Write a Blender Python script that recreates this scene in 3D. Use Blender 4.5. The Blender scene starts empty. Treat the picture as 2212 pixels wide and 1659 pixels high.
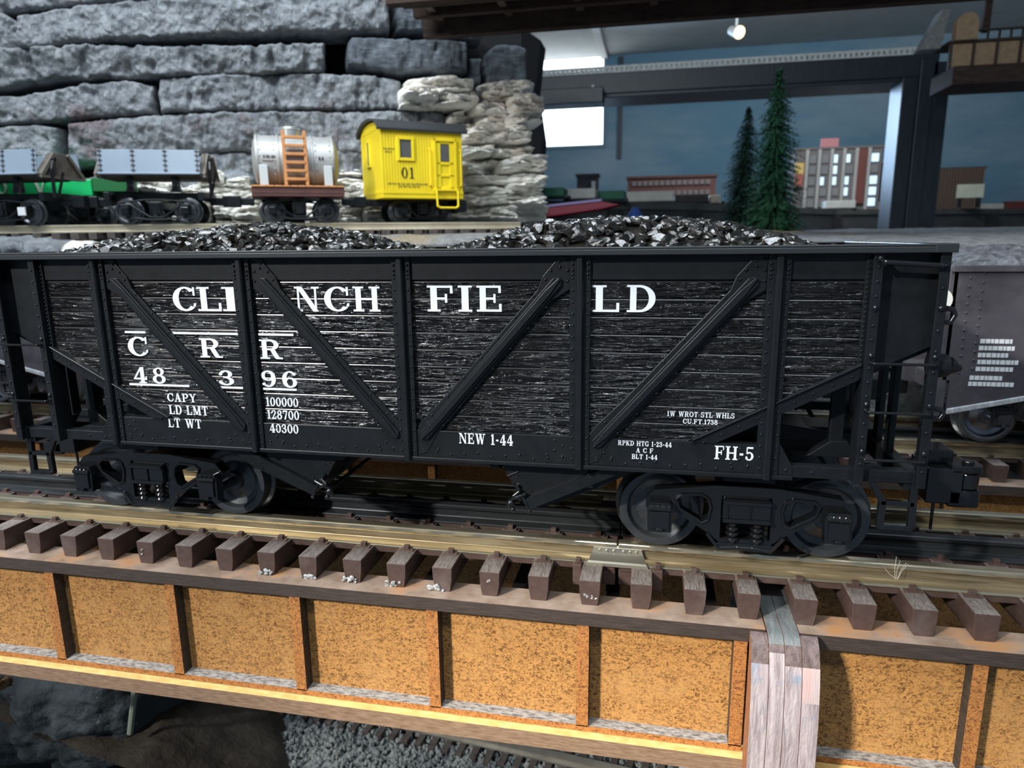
import bpy, bmesh, math, random
from mathutils import Vector, Matrix, Euler, noise

random.seed(7)
S = bpy.context.scene
COL = S.collection
PI = math.pi

# ------------------------------------------------------------------ camera
CAM = Vector((.4985, -1.3194, .4454))
CROT = Euler((1.3634, .0127, .2028), 'XYZ')
FPX = 1488.4
cd = bpy.data.cameras.new('camera')
cam = bpy.data.objects.new('camera', cd)
COL.objects.link(cam)
cam.location = CAM
cam.rotation_euler = CROT
cd.sensor_fit = 'HORIZONTAL'
cd.sensor_width = 36.0
cd.lens = 36.0 * FPX / 2212.0
cd.clip_start = .02
cd.clip_end = 200
cd.dof.use_dof = True
cd.dof.focus_distance = 1.40
cd.dof.aperture_fstop = 4.2
S.camera = cam

# ------------------------------------------------------------------ world, colour, lamps
w = bpy.data.worlds.new('world')
S.world = w
w.use_nodes = True
bg = w.node_tree.nodes['Background']
bg.inputs[0].default_value = (.52, .68, .86, 1)
bg.inputs[1].default_value = .22
S.view_settings.view_transform = 'Standard'
S.view_settings.look = 'None'
S.view_settings.gamma = 1
S.view_settings.exposure = 0.0
S.view_settings.use_curve_mapping = False


def aim(o, target):
    d = Vector(target) - o.location
    o.rotation_euler = d.to_track_quat('-Z', 'Y').to_euler()


def spot(name, loc, target, watts, size_deg, blend, col, rad):
    l = bpy.data.lights.new(name, 'SPOT')
    l.energy = watts
    l.color = col
    l.spot_size = math.radians(size_deg)
    l.spot_blend = blend
    l.shadow_soft_size = rad
    o = bpy.data.objects.new(name, l)
    COL.objects.link(o)
    o.location = loc
    aim(o, target)
    return o


def area(name, loc, target, watts, sx, sy, col):
    l = bpy.data.lights.new(name, 'AREA')
    l.energy = watts
    l.color = col
    l.shape = 'RECTANGLE'
    l.size = sx
    l.size_y = sy
    o = bpy.data.objects.new(name, l)
    COL.objects.link(o)
    o.location = loc
    aim(o, target)
    return o


# track spotlight in the aisle, front left, throwing a warm white pool on the girder
spot('aisle_spotlight', (-3.15, -4.5, 3.0), (.35, .0, -.2), 1650, 46, .6, (1.0, .965, .92), .11)
spot('girder_fill_spot', (-3.3, -4.3, 2.6), (.66, .0, -1.0), 2300, 17, .95, (1.0, .90, .74), .14)  # second spot, added to brighten the lower part of the girder
spot('white_rock_fill_spot', (-3.6, -2.4, 3.1), (-.75, 2.6, .75), 620, 24, .7, (1.0, .96, .90), .12)  # unseen spot added to brighten the white rocks and caboose
# ceiling strip light over the layout, with unseen fills added around it
area('aisle_glint_fill', (.9, -2.7, 4.3), (.2, 0, 0), 95, 2.6, .14, (.86, .94, 1.0))  # unseen thin fill, added for crisp glints on truck frames and rivets
area('ceiling_strip_light', (-.6, .2, 5.2), (-.2, .5, 0), 230, 3.4, .5, (.84, .93, 1.0))
area('rock_face_fill', (-2.6, -1.4, 5.0), (-1.4, 3.2, .8), 340, 3.0, .8, (.86, .94, 1.0))  # unseen fill, placed so the rock faces are lit from the front
# daylight through the far window
wd = area('window_daylight', (-1.9, 20.8, 3.6), (3.5, 10, .8), 400, 2.4, 2.4, (.48, .70, 1.0))
wd.data.spread = math.radians(95)
# unseen fill added to light the far table, its boxcars and the wall
area('far_table_fill', (3.5, 12.6, 5.2), (5.0, 19, .6), 330, 5.0, .6, (.90, .95, 1.0))


# ------------------------------------------------------------------ pixel helper (2212x1659 frame)
RM = CROT.to_matrix()


def ray(px, py):
    return RM @ Vector(((px - 1106) / FPX, -(py - 829.5) / FPX, -1.0))


def aty(px, py, y):
    d = ray(px, py)
    return CAM + d * ((y - CAM.y) / d.y)


def atz(px, py, z):
    d = ray(px, py)
    return CAM + d * ((z - CAM.z) / d.z)


def atd(px, py, dist):
    d = ray(px, py)
    return CAM + d * (dist / math.hypot(d.x, d.y))


# ------------------------------------------------------------------ materials
MATS = {}


def mat(name, c1, c2=None, scale=10., stretch=(1, 1, 1), detail=6., lo=.35, hi=.65, dist=0., rough=.5, rough2=None,
        metal=0., bump=0., bscale=None, bstretch=None, bdist=.004, spec=.5, coat=0., emit=0., c3=None, s3=3., lo3=.5, hi3=.62,
        vor=0.):
    if name in MATS:
        return MATS[name]
    m = bpy.data.materials.new(name)
    m.use_nodes = True
    nt = m.node_tree
    N, L = nt.nodes, nt.links
    b = N['Principled BSDF']
    b.inputs['Base Color'].default_value = (*c1, 1)
    b.inputs['Roughness'].default_value = rough
    b.inputs['Metallic'].default_value = metal
    b.inputs['Specular IOR Level'].default_value = spec
    b.inputs['Coat Weight'].default_value = coat
    if emit:
        b.inputs['Emission Color'].default_value = (*c1, 1)
        b.inputs['Emission Strength'].default_value = emit
    tc = N.new('ShaderNodeTexCoord')

    def noise_node(sc, st, det, dst=0.):
        mp = N.new('ShaderNodeMapping')
        mp.inputs['Scale'].default_value = st
        L.new(tc.outputs['Object'], mp.inputs[0])
        n = N.new('ShaderNodeTexNoise')
        n.inputs['Scale'].default_value = sc
        n.inputs['Detail'].default_value = det
        n.inputs['Roughness'].default_value = .62
        n.inputs['Distortion'].default_value = dst
        L.new(mp.outputs[0], n.inputs['Vector'])
        return n
    if c2 is not None:
        n = noise_node(scale, stretch, detail, dist)
        r = N.new('ShaderNodeValToRGB')
        r.color_ramp.elements[0].position = lo
        r.color_ramp.elements[1].position = hi
        r.color_ramp.elements[0].color = (*c1, 1)
        r.color_ramp.elements[1].color = (*c2, 1)
        L.new(n.outputs['Fac'], r.inputs[0])
        out = r.outputs[0]
        if c3 is not None:
            n3 = noise_node(s3, (1, 1, 1), 5)
            r3 = N.new('ShaderNodeValToRGB')
            r3.color_ramp.elements[0].position = lo3
            r3.color_ramp.elements[1].position = hi3
            L.new(n3.outputs['Fac'], r3.inputs[0])
            mx = N.new('ShaderNodeMix')
            mx.data_type = 'RGBA'
            L.new(r3.outputs[0], mx.inputs[0])
            L.new(out, mx.inputs[6])
            mx.inputs[7].default_value = (*c3, 1)
            out = mx.outputs[2]
        L.new(out, b.inputs['Base Color'])
        if rough2 is not None:
            mr = N.new('ShaderNodeMapRange')
            mr.inputs[1].default_value = lo
            mr.inputs[2].default_value = hi
            mr.inputs[3].default_value = rough
            mr.inputs[4].default_value = rough2
            L.new(n.outputs['Fac'], mr.inputs[0])
            L.new(mr.outputs[0], b.inputs['Roughness'])
    if bump:
        n2 = noise_node(bscale or scale, bstretch or stretch, 8, dist)
        h = n2.outputs['Fac']
        if vor:
            v = N.new('ShaderNodeTexVoronoi')
            v.inputs['Scale'].default_value = vor
            L.new(tc.outputs['Object'], v.inputs['Vector'])
            ad = N.new('ShaderNodeMath')
            ad.operation = 'ADD'
            L.new(h, ad.inputs[0])
            L.new(v.outputs['Distance'], ad.inputs[1])
            h = ad.outputs[0]
        bp = N.new('ShaderNodeBump')
        bp.inputs['Strength'].default_value = bump
        bp.inputs['Distance'].default_value = bdist
        L.new(h, bp.inputs['Height'])
        L.new(bp.outputs[0], b.inputs['Normal'])
    MATS[name] = m
    return m


BLACK = mat('satin_black_plastic', (.0075, .009, .0105), (.011, .0125, .0145), scale=30, rough=.36, spec=.32, bump=.12, bscale=220, bdist=.001)
BLACKGLOSS = mat('glossy_black_plastic', (.008, .0085, .0095), rough=.11, spec=.7, bump=.08, bscale=120, bdist=.001)
WHEELM = mat('blackened_wheel_metal', (.075, .082, .09), (.115, .122, .13), scale=25, rough=.30, metal=.7)
WHITE = mat('white_lettering_ink', (.80, .86, .92), rough=.5, bump=.25, bscale=40, bstretch=(3, 1, 40), bdist=.0015)
RAILM = mat('nickel_silver_rail', (.84, .77, .58), (.62, .55, .39), scale=4, stretch=(1, 8, 30), rough=.15, rough2=.26, metal=.9)
RAILWEB = mat('tarnished_rail_web', (.42, .35, .22), (.20, .15, .085), scale=5, stretch=(1, 6, 24), lo=.35, hi=.65, dist=.6, rough=.36, metal=.7)
RAILDARK = mat('blackened_rail', (.035, .04, .045), (.06, .066, .07), scale=12, stretch=(1, 6, 30), rough=.36, metal=.6)
TIEM = mat('brown_plastic_tie', (.062, .037, .031), (.08, .05, .043), scale=60, rough=.5, bump=.2, bscale=150, bdist=.001,
           c3=(.12, .095, .085), s3=9, lo3=.55, hi3=.75)
TIETOP = mat('grained_tie_top', (.075, .057, .05), (.24, .21, .195), scale=36, stretch=(5, .8, 1), lo=.3, hi=.7, dist=1.6, rough=.62, bump=.9,
             bscale=40, bdist=.003)
GLUE = mat('dried_white_glue', (.45, .47, .48), (.16, .17, .17), scale=40, rough=.3, bump=.5, bscale=60, bdist=.004)
MDF = mat('tan_hardboard', (.49, .245, .072), (.13, .052, .013), scale=150, stretch=(.7, 1, 1.2), detail=3, lo=.46, hi=.62, dist=1.6, rough=.62,
          bump=.2, bscale=120, bdist=.001, c3=(.50, .275, .095), s3=12, lo3=.50, hi3=.85)
MDFRED = mat('reddish_hardboard_strip', (.44, .185, .05), (.16, .055, .016), scale=150, stretch=(.8, 1, 1.2), detail=3, lo=.46, hi=.62, dist=1.6, rough=.62,
             bump=.2, bscale=90, bdist=.001)
BURNT = mat('laser_burnt_edge', (.022, .016, .012), (.05, .036, .028), scale=30, stretch=(1, 1, 4), rough=.7)
BURNTLIT = mat('lit_burnt_ledge', (.33, .31, .29), (.09, .08, .075), scale=80, stretch=(.7, 2, 2), lo=.42, hi=.62, rough=.7)  # burnt ledge top, painted pale for the light falling on it
FLTOP = mat('dusty_flange_top', (.17, .11, .075), (.29, .22, .175), scale=14, rough=.75, bump=.35, bscale=120, bdist=.0015, c3=(.33, .16, .06), s3=7, lo3=.52, hi3=.66)
FLEDGE = mat('dark_flange_edge', (.032, .022, .018), (.075, .052, .042), scale=14, stretch=(1.5, 8, 26), lo=.4, hi=.75, rough=.7, bump=.3, bscale=60,
             bstretch=(1, 1, 6), bdist=.001)
FLBOTTOM = mat('worn_bottom_edge', (.17, .095, .055), (.30, .20, .13), scale=30, stretch=(1, 4, 8), rough=.7, bump=.2, bscale=60, bdist=.001)
def plank_material():
    m = bpy.data.materials.new('black_grained_plank')
    m.use_nodes = True
    nt = m.node_tree
    N, L = nt.nodes, nt.links
    b = N['Principled BSDF']
    b.inputs['Base Color'].default_value = (.0065, .0062, .0066, 1)
    b.inputs['Roughness'].default_value = .14
    b.inputs['Specular IOR Level'].default_value = .55
    tc = N.new('ShaderNodeTexCoord')

    def grain(sc, st, dist, lo, hi):
        mp = N.new('ShaderNodeMapping')
        mp.inputs['Scale'].default_value = st
        L.new(tc.outputs['Object'], mp.inputs[0])
        n = N.new('ShaderNodeTexNoise')
        n.inputs['Scale'].default_value = sc
        n.inputs['Detail'].default_value = 3
        n.inputs['Roughness'].default_value = .5
        n.inputs['Distortion'].default_value = dist
        L.new(mp.outputs[0], n.inputs['Vector'])
        r = N.new('ShaderNodeMapRange')
        r.interpolation_type = 'SMOOTHSTEP'
        r.inputs[1].default_value = lo
        r.inputs[2].default_value = hi
        L.new(n.outputs['Fac'], r.inputs[0])
        return r.outputs[0]
    a = grain(6, (1, 1, 16), .9, .40, .56)
    c = grain(13, (1, 1, 11), .5, .44, .60)
    ad = N.new('ShaderNodeMath')
    ad.operation = 'ADD'
    L.new(a, ad.inputs[0])
    L.new(c, ad.inputs[1])
    bp = N.new('ShaderNodeBump')
    bp.inputs['Strength'].default_value = 1.0
    bp.inputs['Distance'].default_value = .0032
    L.new(ad.outputs[0], bp.inputs['Height'])
    L.new(bp.outputs[0], b.inputs['Normal'])
    return m


PLANK = plank_material()
PLANKEDGE = mat('glossy_black_board_arris', (.010, .010, .011), rough=.22, spec=.7)


# ------------------------------------------------------------------ mesh builder
class MB:
    def __init__(s):
        s.v = []
        s.f = []
        s.mi = []
        s.cur = 0
        s.xf = None

    def add(s, vs, fs):
        n = len(s.v)
        if s.xf is not None:
            vs = [s.xf @ Vector(p) for p in vs]
        s.v.extend([tuple(p) for p in vs])
        s.f.extend([tuple(i + n for i in f) for f in fs])
        s.mi.extend([s.cur] * len(fs))
        return s

    def box(s, x0, x1, y0, y1, z0, z1):
        vs = [(x, y, z) for z in (z0, z1) for y in (y0, y1) for x in (x0, x1)]
        return s.add(vs, [(0, 2, 3, 1), (4, 5, 7, 6), (0, 1, 5, 4), (2, 6, 7, 3), (0, 4, 6, 2), (1, 3, 7, 5)])

    def boxm(s, x0, x1, y0, y1, z0, z1, m):      # six material ids: bottom, top, front(-y), back, left(-x), right
        vs = [(x, y, z) for z in (z0, z1) for y in (y0, y1) for x in (x0, x1)]
        fs = [(0, 2, 3, 1), (4, 5, 7, 6), (0, 1, 5, 4), (2, 6, 7, 3), (0, 4, 6, 2), (1, 3, 7, 5)]
        for f, k in zip(fs, m):
            s.cur = k
            s.add(vs, [f])
        s.cur = 0
        return s

    def prism(s, poly, axis, a0, a1):
        # poly in the two other axes, in order (x,z) for 'y', (y,z) for 'x', (x,y) for 'z'
        def mk(u, v, a):
            return (u, a, v) if axis == 'y' else ((a, u, v) if axis == 'x' else (u, v, a))
        n = len(poly)
        vs = [mk(u, v, a0) for u, v in poly] + [mk(u, v, a1) for u, v in poly]
        fs = [tuple(range(n)), tuple(range(2 * n - 1, n - 1, -1))]
        for i in range(n):
            j = (i + 1) % n
            fs.append((i, i + n, j + n, j))
        return s.add(vs, fs)

    def cyl(s, p0, p1, r0, r1=None, n=12, caps=True):
        r1 = r0 if r1 is None else r1
        p0, p1 = Vector(p0), Vector(p1)
        d = (p1 - p0).normalized()
        a = d.orthogonal().normalized()
        b = d.cross(a)
        vs = []
        for p, r in ((p0, r0), (p1, r1)):
            for i in range(n):
                t = 2 * PI * i / n
                vs.append(p + (a * math.cos(t) + b * math.sin(t)) * r)
        fs = [(i, (i + 1) % n, n + (i + 1) % n, n + i) for i in range(n)]
        if caps:
            fs += [tuple(range(n - 1, -1, -1)), tuple(range(n, 2 * n))]
        return s.add(vs, fs)

    def tube(s, pts, r, n=8):
        for a, b in zip(pts[:-1], pts[1:]):
            s.cyl(a, b, r, n=n)
        for p in pts[1:-1]:
            s.ball(p, r, 6, n)
        return s

    def ball(s, c, r, nl=6, n=8, sc=(1, 1, 1)):
        vs = []
        for i in range(nl + 1):
            ph = PI * i / nl
            for j in range(n):
                th = 2 * PI * j / n
                vs.append((c[0] + r * sc[0] * math.sin(ph) * math.cos(th), c[1] + r * sc[1] * math.sin(ph) * math.sin(th),
                           c[2] + r * sc[2] * math.cos(ph)))
        fs = []
        for i in range(nl):
            for j in range(n):
                k = (j + 1) % n
                fs.append((i * n + j, (i + 1) * n + j, (i + 1) * n + k, i * n + k))
        return s.add(vs, fs)

    def rivet(s, x, y, z, r=.0026, h=.0022, d=-1):
        r, h = r * 1.12, h * 1.25
        # dome on a face looking along d*y
        vs = []
        n = 7
        for k, (rr, hh) in enumerate(((1, 0), (.75, .7))):
            for j in range(n):
                t = 2 * PI * j / n
                vs.append((x + r * rr * math.cos(t), y + d * h * hh, z + r * rr * math.sin(t)))
        vs.append((x, y + d * h, z))
        fs = [(j, (j + 1) % n, n + (j + 1) % n, n + j) for j in range(n)] + [(n + j, n + (j + 1) % n, 2 * n) for j in range(n)]
        return s.add(vs, fs)

    def lathe(s, prof, c, axis='y', n=32):
        # prof: (radius, height along axis)
        vs = []
        for r, h in prof:
            for j in range(n):
                t = 2 * PI * j / n
                u, v = r * math.cos(t), r * math.sin(t)
                vs.append((c[0] + u, c[1] + h, c[2] + v) if axis == 'y' else
                          ((c[0] + h, c[1] + u, c[2] + v) if axis == 'x' else (c[0] + u, c[1] + v, c[2] + h)))
        fs = []
        for i in range(len(prof) - 1):
            for j in range(n):
                k = (j + 1) % n
                fs.append((i * n + j, i * n + k, (i + 1) * n + k, (i + 1) * n + j))
        return s.add(vs, fs)

    def grid(s, fn, nu, nv):
        vs = [fn(i / nu, j / nv) for j in range(nv + 1) for i in range(nu + 1)]
        fs = [(j * (nu + 1) + i, j * (nu + 1) + i + 1, (j + 1) * (nu + 1) + i + 1, (j + 1) * (nu + 1) + i) for j in range(nv) for i in range(nu)]
        return s.add(vs, fs)

    def holed(s, outer, holes, y0, y1):
        # plate with holes in the xz plane, made with a filled 2D curve
        cu = bpy.data.curves.new('tmp', 'CURVE')
        cu.dimensions = '2D'
        cu.fill_mode = 'BOTH'
        cu.extrude = abs(y1 - y0) / 2
        for poly in [outer] + holes:
            sp = cu.splines.new('POLY')
            sp.points.add(len(poly) - 1)
            for p, (u, v) in zip(sp.points, poly):
                p.co = (u, v, 0, 1)
            sp.use_cyclic_u = True
        ob = bpy.data.objects.new('tmp', cu)
        COL.objects.link(ob)
        bpy.context.view_layer.update()
        me = bpy.data.meshes.new_from_object(ob.evaluated_get(bpy.context.evaluated_depsgraph_get()))
        ym = (y0 + y1) / 2
        s.add([(p.co.x, ym - p.co.z, p.co.y) for p in me.vertices], [tuple(f.vertices) for f in me.polygons])
        bpy.data.objects.remove(ob)
        bpy.data.curves.remove(cu)
        bpy.data.meshes.remove(me)
        return s

    def build(s, name, mats, parent=None, bevel=0., smooth=None, seg=2, weld=False):
        me = bpy.data.meshes.new(name)
        org = root_loc(parent)
        me.from_pydata([(p[0] - org.x, p[1] - org.y, p[2] - org.z) for p in s.v], [], s.f)
        if not isinstance(mats, (list, tuple)):
            mats = [mats]
        for m in mats:
            me.materials.append(m)
        if len(mats) > 1:
            for p, k in zip(me.polygons, s.mi):
                p.material_index = k
        bm = bmesh.new()
        bm.from_mesh(me)
        if weld:
            bmesh.ops.remove_doubles(bm, verts=bm.verts, dist=1e-5)
        bmesh.ops.recalc_face_normals(bm, faces=bm.faces)
        bm.to_mesh(me)
        bm.free()
        if smooth is not None:
            for p in me.polygons:
                p.use_smooth = True
            me.set_sharp_from_angle(angle=math.radians(smooth))
        o = bpy.data.objects.new(name, me)
        COL.objects.link(o)
        if parent is not None:
            o.parent = parent
        if bevel:
            b = o.modifiers.new('bevel', 'BEVEL')
            b.width = bevel
            b.segments = seg
            b.limit_method = 'ANGLE'
            b.angle_limit = math.radians(40)
        return o


def root_loc(o):
    if o is None:
        return Vector((0, 0, 0))
    while o.parent is not None:
        o = o.parent
    return Vector(o.location)


def tag(o, label, cat, group=None, kind=None):
    o['label'] = label
    o['category'] = cat
    if group:
        o['group'] = group
    o['kind'] = kind or 'thing'
    return o


def thing(name, loc, label, cat, group=None):
    o = bpy.data.objects.new(name, None)
    o.empty_display_size = .05
    COL.objects.link(o)
    o.location = loc
    return tag(o, label, cat, group)


def struct(o):
    o['kind'] = 'structure'
    return o


def copy_tree(o, parent=None):
    c = o.copy()
    COL.objects.link(c)
    if parent is not None:
        c.parent = parent
    for ch in list(o.children):
        copy_tree(ch, c)
    return c


# ------------------------------------------------------------------ slab-serif stroke lettering (unit height)
def R_(x0, x1, y0, y1):
    return [[(x0, y0), (x1, y0), (x1, y1), (x0, y1)]]


def A_(cx, cy, rx, ry, a0, a1, wv, wh, n=16):
    out = []
    pts = []
    for i in range(n + 1):
        t = math.radians(a0 + (a1 - a0) * i / n)
        pts.append(((cx + rx * math.cos(t), cy + ry * math.sin(t)), (cx + (rx - wv) * math.cos(t), cy + (ry - wh) * math.sin(t))))
    for (a, b), (c, d) in zip(pts[:-1], pts[1:]):
        out.append([a, c, d, b])
    return out


def Q_(x0, y0, x1, y1, w0, w1=None):      # slanted stroke with horizontal widths
    w1 = w0 if w1 is None else w1
    return [[(x0 - w0 / 2, y0), (x0 + w0 / 2, y0), (x1 + w1 / 2, y1), (x1 - w1 / 2, y1)]]


T, K, F = .2, .085, .075


def stem(x, y0=0., y1=1., b=True, t=True, sv=.09):
    o = R_(x, x + T, y0, y1)
    if b:
        o += R_(x - sv, x + T + sv, y0, y0 + F)
    if t:
        o += R_(x - sv, x + T + sv, y1 - F, y1)
    return o


def glyph(c):
    if c == 'A':
        return .92, R_(.0, .3, 0, F) + R_(.5, .92, 0, F) + Q_(.14, 0, .44, 1, .09, .1) + Q_(.72, 0, .46, 1, .22, .2) + R_(.22, .62, .3, .3 + K)
    if c == 'B':
        return .84, stem(.1, sv=.1) + A_(.45, .73, .33, .27, -90, 90, .19, K) + A_(.47, .27, .37, .28, -90, 90, .2, K) + R_(.1, .47, 0, K) + R_(.1, .47, 1 - K, 1) + R_(.1, .47, .46, .46 + K)
    if c == 'C':
        return .82, A_(.45, .5, .45, .5, 42, 318, .22, .075, 22) + R_(.74, .81, .64, .98) + Q_(.77, .2, .8, .33, .09, .07)
    if c == 'D':
        return .9, stem(.1, sv=.1) + A_(.4, .5, .5, .5, -90, 90, .21, K) + R_(.1, .4, 0, K) + R_(.1, .4, 1 - K, 1)
    if c == 'E':
        return .84, stem(.1, sv=.1) + R_(.1, .8, 0, K) + R_(.1, .78, 1 - K, 1) + R_(.3, .56, .46, .46 + K) + R_(.72, .8, 0, .3) + R_(.7, .78, .72, 1) + R_(.54, .61, .34, .68)
    if c == 'F':
        return .8, stem(.1, sv=.1) + R_(.1, .78, 1 - K, 1) + R_(.3, .56, .46, .46 + K) + R_(.7, .78, .7, 1) + R_(.54, .61, .34, .68)
    if c == 'G':
        return .9, A_(.45, .5, .45, .5, 42, 330, .22, .075, 22) + R_(.74, .81, .64, .98) + R_(.64, .84, .04, .46) + R_(.54, .9, .4, .46)
    if c == 'H':
        return 1.0, stem(.1, sv=.1) + stem(.7, sv=.1) + R_(.25, .75, .46, .46 + K)
    if c == 'I':
        return .4, stem(.1, sv=.1)
    if c == 'K':
        return .95, stem(.1, sv=.1) + Q_(.28, .4, .72, 1, .1) + Q_(.44, .56, .76, 0, .22) + R_(.58, .9, 1 - F, 1) + R_(.6, .95, 0, F)
    if c == 'L':
        return .78, stem(.1, sv=.1) + R_(.1, .76, 0, K) + R_(.68, .76, 0, .34)
    if c == 'M':
        return 1.15, R_(.0, .3, 0, F) + R_(.12, .2, 0, 1) + stem(.84, sv=.1) + Q_(.2, 1, .55, .05, .2) + Q_(.9, 1, .58, .05, .1) + R_(.0, .24, 1 - F, 1)
    if c == 'N':
        return 1.0, R_(.0, .3, 0, F) + R_(.11, .19, 0, 1) + R_(.0, .24, 1 - F, 1) + Q_(.2, 1, .83, 0, .22) + R_(.8, .88, 0, 1) + R_(.68, 1.0, 1 - F, 1)
    if c == 'O':
        return .92, A_(.46, .5, .46, .5, 0, 360, .2, .075, 26)
    if c == 'P':
        return .82, stem(.1, sv=.1) + A_(.45, .72, .36, .28, -90, 90, .2, K) + R_(.1, .47, 1 - K, 1) + R_(.1, .47, .44, .44 + K)
    if c == 'R':
        return .95, stem(.1, sv=.1) + A_(.45, .73, .35, .27, -90, 90, .2, K) + R_(.1, .47, 1 - K, 1) + R_(.1, .47, .46, .46 + K) + Q_(.52, .5, .72, .04, .2) + R_(.66, .94, 0, F)
    if c == 'S':
        return .74, A_(.37, .74, .33, .26, 30, 270, .17, .08) + A_(.37, .28, .36, .28, -150, 90, .18, .09) + R_(.62, .69, .68, .98) + R_(.02, .09, .02, .34)
    if c == 'T':
        return .86, stem(.33, t=False) + R_(.03, .83, 1 - K, 1) + R_(.03, .1, .7, 1) + R_(.76, .83, .7, 1)
    if c == 'U':
        return .95, R_(.1, .3, .28, 1) + R_(0, .4, 1 - F, 1) + R_(.76, .84, .3, 1) + R_(.62, .95, 1 - F, 1) + A_(.47, .32, .37, .32, 180, 360, .2, .1)
    if c == 'V':
        return .92, Q_(.2, 1, .46, 0, .22, .2) + Q_(.76, 1, .48, 0, .1) + R_(0, .4, 1 - F, 1) + R_(.6, .92, 1 - F, 1)
    if c == 'W':
        return 1.3, Q_(.2, 1, .4, 0, .21, .18) + Q_(.64, .9, .44, 0, .08) + Q_(.66, 1, .88, 0, .21, .18) + Q_(1.12, 1, .9, 0, .09) + R_(0, .38, 1 - F, 1) + R_(.48, .84, 1 - F, 1) + R_(.96, 1.3, 1 - F, 1)
    if c == 'Y':
        return .92, Q_(.18, 1, .46, .44, .21) + Q_(.76, 1, .5, .44, .1) + R_(.36, .56, 0, .5) + R_(.26, .66, 0, F) + R_(0, .36, 1 - F, 1) + R_(.6, .92, 1 - F, 1)
    if c == '0':
        return .7, A_(.35, .5, .35, .5, 0, 360, .19, .075, 26)
    if c == '1':
        return .5, stem(.16, t=False, sv=.13) + Q_(.14, .82, .2, 1, .2, .1)
    if c == '2':
        return .68, A_(.33, .7, .31, .3, -20, 170, .18, .08) + Q_(.14, .06, .52, .66, .14, .17) + R_(.02, .64, 0, .13) + R_(.58, .66, 0, .3) + A_(.1, .72, .08, .08, 0, 360, .08, .08, 8)
    if c == '3':
        return .68, A_(.32, .75, .29, .25, -90, 160, .18, .08) + A_(.32, .28, .35, .28, -160, 90, .19, .085) + R_(.2, .36, .5, .58) + A_(.1, .74, .08, .08, 0, 360, .08, .08, 8) + A_(.08, .24, .08, .08, 0, 360, .08, .08, 8)
    if c == '4':
        return .76, R_(.4, .6, 0, 1) + Q_(.06, .27, .46, 1, .1) + R_(.02, .74, .23, .32) + R_(.3, .7, 0, F) + R_(.66, .74, .2, .42)
    if c == '5':
        return .68, R_(.08, .62, .88, 1) + R_(.08, .16, .48, 1) + A_(.31, .32, .36, .32, -150, 130, .19, .09) + A_(.1, .22, .09, .09, 0, 360, .09, .09, 8)
    if c == '6':
        return .7, A_(.36, .5, .36, .5, 55, 300, .2, .08, 18) + A_(.36, .31, .33, .31, 0, 360, .18, .08, 22) + A_(.58, .82, .08, .08, 0, 360, .08, .08, 8)
    if c == '7':
        return .66, R_(.02, .64, .86, 1) + R_(.02, .09, .66, 1) + Q_(.58, .9, .28, 0, .12, .22)
    if c == '8':
        return .7, A_(.35, .75, .29, .25, 0, 360, .17, .075, 22) + A_(.35, .28, .35, .28, 0, 360, .19, .08, 22)
    if c == '9':
        wd, g = glyph('6')
        return wd, [[(wd - x, 1 - y) for x, y in p] for p in g]
    if c == '-':
        return .42, R_(.06, .36, .36, .5)
    if c == '.':
        return .26, R_(.04, .2, 0, .16)
    return .45, []


def text(mb, s, x0, z0, x1, z1, y, th=.0012, gap=.12, flip=False):
    adv = []
    x = 0.
    for c in s:
        wd, g = glyph(c)
        adv.append((x, g))
        x += wd + gap
    tot = x - gap
    sx = (x1 - x0) / tot
    sz = z1 - z0
    for off, g in adv:
        for i, p in enumerate(g):
            mb.prism([(x0 + (off + u) * sx, z0 + v * sz) for u, v in p], 'y', y - i * .000012, y + th)
    return mb


# ------------------------------------------------------------------ shared profiles
def rail_mb(x0, x1, yc, zt, zb, mb=None, sc=1.):
    h = zt - zb
    P = [(-.029, 0), (.029, 0), (.029, .006), (.006, .011), (.0045, .030), (.013, .0345), (.013, h - .003), (.0105, h), (-.0105, h), (-.013, h - .003),
         (-.013, .0345), (-.0045, .030), (-.006, .011), (-.029, .006)]
    mb = mb or MB()
    k0 = len(mb.mi)
    mb.prism([(yc + u * sc, zb + v) for u, v in P], 'x', x0, x1)
    for e in (3, 4, 10, 11):
        mb.mi[k0 + 2 + e] = 1
    return mb
# ------------------------------------------------------------------ main hopper car
YC = .309
RT = -.226           # rail top
MIRY = Matrix(((1, 0, 0, 0), (0, -1, 0, 2 * YC), (0, 0, 1, 0), (0, 0, 0, 1)))
MIRX = Matrix(((-1, 0, 0, 0), (0, 1, 0, 0), (0, 0, 1, 0), (0, 0, 0, 1)))
XP = [-.7215, -.3632, -.0058, .3572, .7175]
SIDES = (None, MIRY)


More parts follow.
